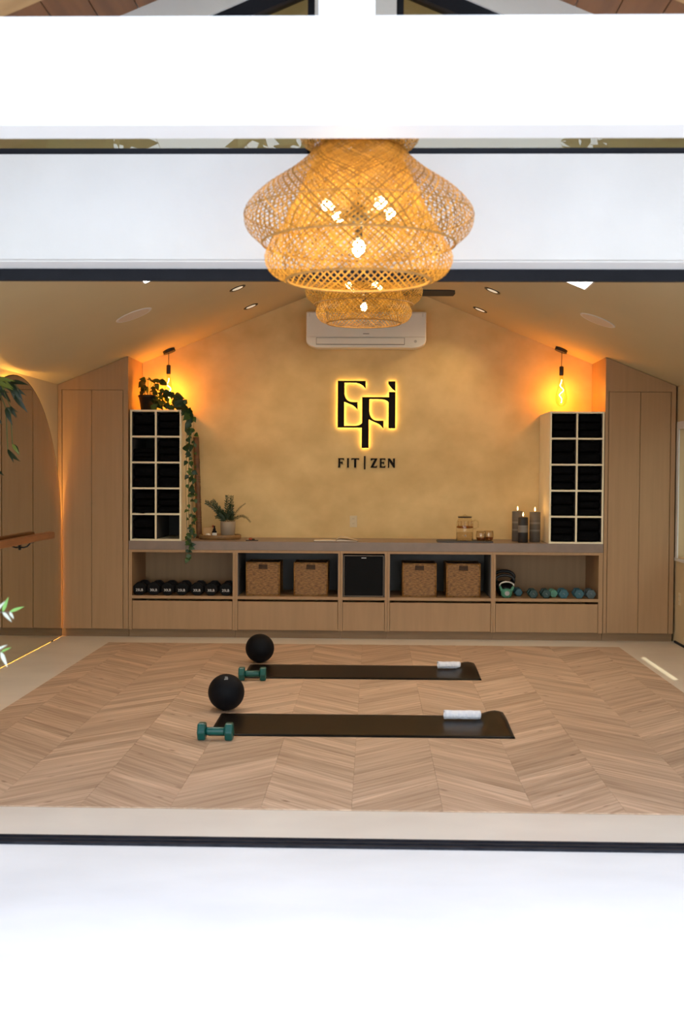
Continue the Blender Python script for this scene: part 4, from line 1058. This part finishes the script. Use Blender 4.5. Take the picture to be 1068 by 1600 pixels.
# vines run over the shelf top and hang down its side
ex = -1.775 - px          # just outside the right side panel
def vine(pts, leaves, sz, side=1.0, dk=.5):
    P = [Vector(p) for p in pts]; Q = []
    for i in range(len(P) - 1):
        a, b, c, d = P[max(i - 1, 0)], P[i], P[i + 1], P[min(i + 2, len(P) - 1)]
        for k in range(8):
            u = k / 8; Q.append(.5 * ((2 * b) + (-a + c) * u + (2 * a - 5 * b + 4 * c - d) * u * u + (-a + 3 * b - 3 * c + d) * u ** 3))
    Q.append(P[-1]); MB().tube(Q, .0022, 5).build('vine', 'stem_green', t, smooth=True)
    for k in range(leaves):
        q = Q[int((k + .6) / leaves * (len(Q) - 1))] + Vector((rnd.uniform(0, .035) if k > leaves * .35 else 0, rnd.uniform(-.02, .02), 0))
        d = Vector((rnd.uniform(-.7, .9) * side, rnd.uniform(-.9, -.1), rnd.uniform(-1.1, .1)))
        put_leaf(q + Vector((0, -.004, 0)), d, Vector((rnd.uniform(-.5, .5), -1, rnd.uniform(.0, .6))), sz * rnd.uniform(.7, 1.2), 1 if rnd.random() < dk else 0)
H_ = 1.231
vine([(.05, -.03, .13), (.14, -.10, .09), (.24, -.16, .035), (.33, -.19, .025), (.385, -.205, .012), (ex + .015, -.225, -.05), (ex + .02, -.235, -.20), (ex + .015, -.235, -.36)], 16, .075, dk=.75)
vine([(.06, -.02, .13), (.16, -.06, .16), (.24, -.08, .175), (.30, -.09, .12), (.36, -.10, .04), (ex + .02, -.12, -.02), (ex + .035, -.14, -.25), (ex + .03, -.15, -.55), (ex + .035, -.15, -.80)], 30, .066, dk=.7)
vine([(.04, -.04, .13), (.20, -.14, .05), (.37, -.17, .02), (ex + .015, -.19, -.03), (ex + .02, -.20, -.35), (ex + .01, -.21, -.70), (ex + .02, -.20, -1.05), (ex + .03, -.235, -1.20), (ex + .02, -.262, -1.31), (ex + .025, -.265, -1.40)], 40, .052, dk=.35)
vine([(.05, .0, .13), (.2, -.02, .06), (.37, -.02, .02), (ex + .03, -.03, -.06), (ex + .04, -.05, -.4), (ex + .05, -.05, -.72), (ex + .045, -.06, -1.02), (ex + .07, -.08, -1.18)], 34, .05, dk=.35)
vine([(.05, -.02, .13), (.19, -.07, .05), (.37, -.10, .02), (ex + .02, -.12, -.05), (ex + .03, -.13, -.45), (ex + .025, -.13, -.75), (ex + .03, -.15, -1.0), (ex + .05, -.25, -1.19), (ex + .06, -.268, -1.27)], 30, .052, dk=.5)
for (x, y, z, d, s_, dk) in ((.165, -.10, .155, (.9, -.2, .1), .10, 1), (.27, -.10, .135, (1, -.3, -.1), .10, 1), (.255, -.12, .085, (1, -.2, -.15), .105, 1), (.30, -.16, .02, (.75, -.3, .75), .12, 1), (.345, -.17, .07, (.15, -.3, -1), .115, 1), (.39, -.19, .055, (.3, -.2, .8), .05, 0), (.20, -.12, .115, (.3, -.4, -.4), .06, 0),
                             (.10, -.10, .08, (.8, -.5, -.7), .10, 1), (.07, -.13, .0, (.5, -.4, .6), .09, 0)):
    put_leaf(Vector((x, y, z)), Vector(d), Vector((.1, -1, .35)), s_, dk)

# hanging basket plant inside by the doors
lf_h = [leaf_mesh('leaf', 'hanging_leaf', lance, .3, .35), leaf_mesh('leaf', 'hanging_leaf_light', lance, .3, .3)]
hx, hy, hz = -2.20, 6.55, 1.89
t = thing('hanging_plant', 'dark leafy plant hanging from the ceiling near the mirror', 'plant', (hx, hy, hz))
MB().lathe([(.001, -.02), (.075, -.02), (.085, -.012), (.115, .10), (.122, .103), (.122, .12), (.108, .12), (.104, .09), (.001, .085)], 26, cap=False).build('pot', 'pot_clay', t, smooth=True)
MB().lathe([(.001, .088), (.105, .088)], 22, cap=False).build('soil', 'soil', t)
zc_ = cz(hx) - hz
for k in range(3):
    a = 2 * math.pi * k / 3; MB().tube([(.12 * math.cos(a), .12 * math.sin(a), .11), (0, 0, zc_ - .06)], .0025, 5).build('cord', 'stem_brown', t)
MB().tube([(0, 0, zc_ - .065), (0, 0, zc_ - .001)], .006, 8).build('hook', 'black_metal', t)
rnd = random.Random(5); sb = MB()
for k in range(34):
    a = rnd.uniform(-1.6, 1.6) if k % 3 else rnd.uniform(0, 6.28)
    out = rnd.uniform(.16, .255); dz = rnd.uniform(-.46, .05) if k % 2 else rnd.uniform(-.08, .15)
    P = [Vector((.05 * math.cos(a), .05 * math.sin(a), .09)), Vector((out * .7 * math.cos(a), out * .7 * math.sin(a), .17)), Vector((out * math.cos(a), out * math.sin(a), .12 + dz * .4)), Vector((out * 1.05 * math.cos(a), out * 1.05 * math.sin(a), .06 + dz))]
    sb.tube(P, .003, 5)
    for i in range(1, 4):
        for s in (-1, 1):
            q = P[i]; d = Vector((math.cos(a + s * .8) * .6, math.sin(a + s * .8) * .6, rnd.uniform(-1.1, .1)))
            inst(lf_h[1 if rnd.random() < .2 else 0], 'leaf', t, frame_mtx(q, d, Vector((rnd.uniform(-.5, .5), -1, .5)), rnd.uniform(.07, .12)))
sb.build('stems', 'stem_green', t, smooth=True)

# potted olive tree on the patio, its twig tips reach into view
lf_o = [leaf_mesh('leaf', 'olive_leaf', slim, .2, .15), leaf_mesh('leaf', 'olive_leaf_green', slim, .2, .15)]
ox_, oy_ = -1.72, 4.0
t = thing('olive_tree', 'pale silvery olive tree in a clay pot on the patio', 'tree', (ox_, oy_, 0))
MB().lathe([(.001, 0), (.14, 0), (.15, .01), (.19, .36), (.205, .365), (.205, .40), (.185, .40), (.18, .35), (.001, .345)], 32, cap=False).build('pot', 'pot_clay', t, smooth=True)
MB().lathe([(.001, .35), (.18, .35)], 28, cap=False).build('soil', 'soil', t)
MB().tube([(0, 0, .34), (.02, .01, .55), (-.02, .0, .8), (.0, -.02, 1.05), (.01, 0, 1.3)], [.030, .026, .022, .017, .010], 10).build('trunk', 'bark', t, smooth=True)
rnd = random.Random(11)
tips = [(.515, .0, 1.085, .66), (.495, -.03, .955, .58)]
tw = []
for (ex_, ey_, ez_, b_) in tips: tw.append(((0.0, 0, b_ + .22), (.25, .0, (ez_ + b_) / 2 + .22), (ex_, ey_, ez_), 15))
for k in range(20):
    a = rnd.uniform(0, 2 * math.pi); l = rnd.uniform(.18, .33); z0 = rnd.uniform(.75, 1.28)
    if abs(math.cos(a)) > .6 and math.cos(a) > 0: l = min(l, .30)
    tw.append(((0, 0, z0), (l * .5 * math.cos(a), l * .5 * math.sin(a), z0 + .12), (l * math.cos(a), l * math.sin(a), z0 + rnd.uniform(.05, .3)), 7))
bb = MB(); cnt = 0
for (p0, p1, p2, nl) in tw:
    P = [Vector(p) for p in (p0, p1, p2)]; cv = lambda u: (1 - u) ** 2 * P[0] + 2 * u * (1 - u) * P[1] + u * u * P[2]
    bb.tube([cv(i / 8) for i in range(9)], [.006 - .0045 * i / 8 for i in range(9)], 6)
    for i in range(nl):
        u = .35 + .65 * (i + 1) / nl; q = cv(u); tg = (cv(min(1, u)) - cv(u - .05)).normalized()
        for s in (-1, 1):
            d = tg * .6 + Vector((rnd.uniform(-.4, .4), s * rnd.uniform(.2, .8), s * rnd.uniform(.3, 1.0)))
            inst(lf_o[1 if rnd.random() < .10 else 0], 'leaf', t, frame_mtx(q, d, Vector((rnd.uniform(-.3, .3), -1, .6)), rnd.uniform(.042, .065)))
            cnt += 1
bb.build('branches', 'bark', t, smooth=True)

# ------------------------------------------------------------------ garden trees beyond the patio, mirrored in the gable glass
rnd = random.Random(77)
leafy('garden_leaf', (.055, .085, .022), (.085, .11, .03), rough=.6)
cl = MB()
for k in range(3400):
    d = Vector((rnd.gauss(0, 1), rnd.gauss(0, 1), rnd.gauss(0, 1))).normalized()
    p = Vector((d.x * 1.9, d.y * 1.9, d.z * 2.5)) * (rnd.random() ** .33) * (1 + .25 * mnoise.noise(d * 2.2))
    u = Vector((rnd.gauss(0, 1), rnd.gauss(0, 1), rnd.gauss(0, 1))).normalized(); v = u.orthogonal().normalized()
    q = rnd.uniform(.12, .22); cl.add([p - u * q, p + v * q * .5, p + u * q, p - v * q * .5], [(0, 1, 2, 3)])
crown_me = cl.mesh('foliage', 'garden_leaf')
for i, (x, y, sc_) in enumerate(((-13.6, -9, 1.4), (-6.4, -10, 1.5), (-.9, -11.5, 1.25), (5.7, -10, 1.5), (11.8, -9, 1.4))):
    t = thing('garden_tree', 'leafy garden tree on the lawn beyond the patio, %s' % ['far left', 'second from left', 'middle', 'second from right', 'far right'][i], 'tree', (x, y, -.02), rz=i * 1.1, group='garden trees beyond the patio')
    MB().tube([(0, 0, 0), (.05, .03, 1.2), (-.03, .05, 2.4), (.02, 0, 3.6 * sc_)], [.17, .14, .11, .05], 10).build('trunk', 'bark', t, smooth=True)
    o = inst(crown_me, 'foliage', t, Matrix.Translation((0, 0, 3.7 * sc_)) @ Matrix.Scale(sc_, 4)); o['kind'] = 'stuff'
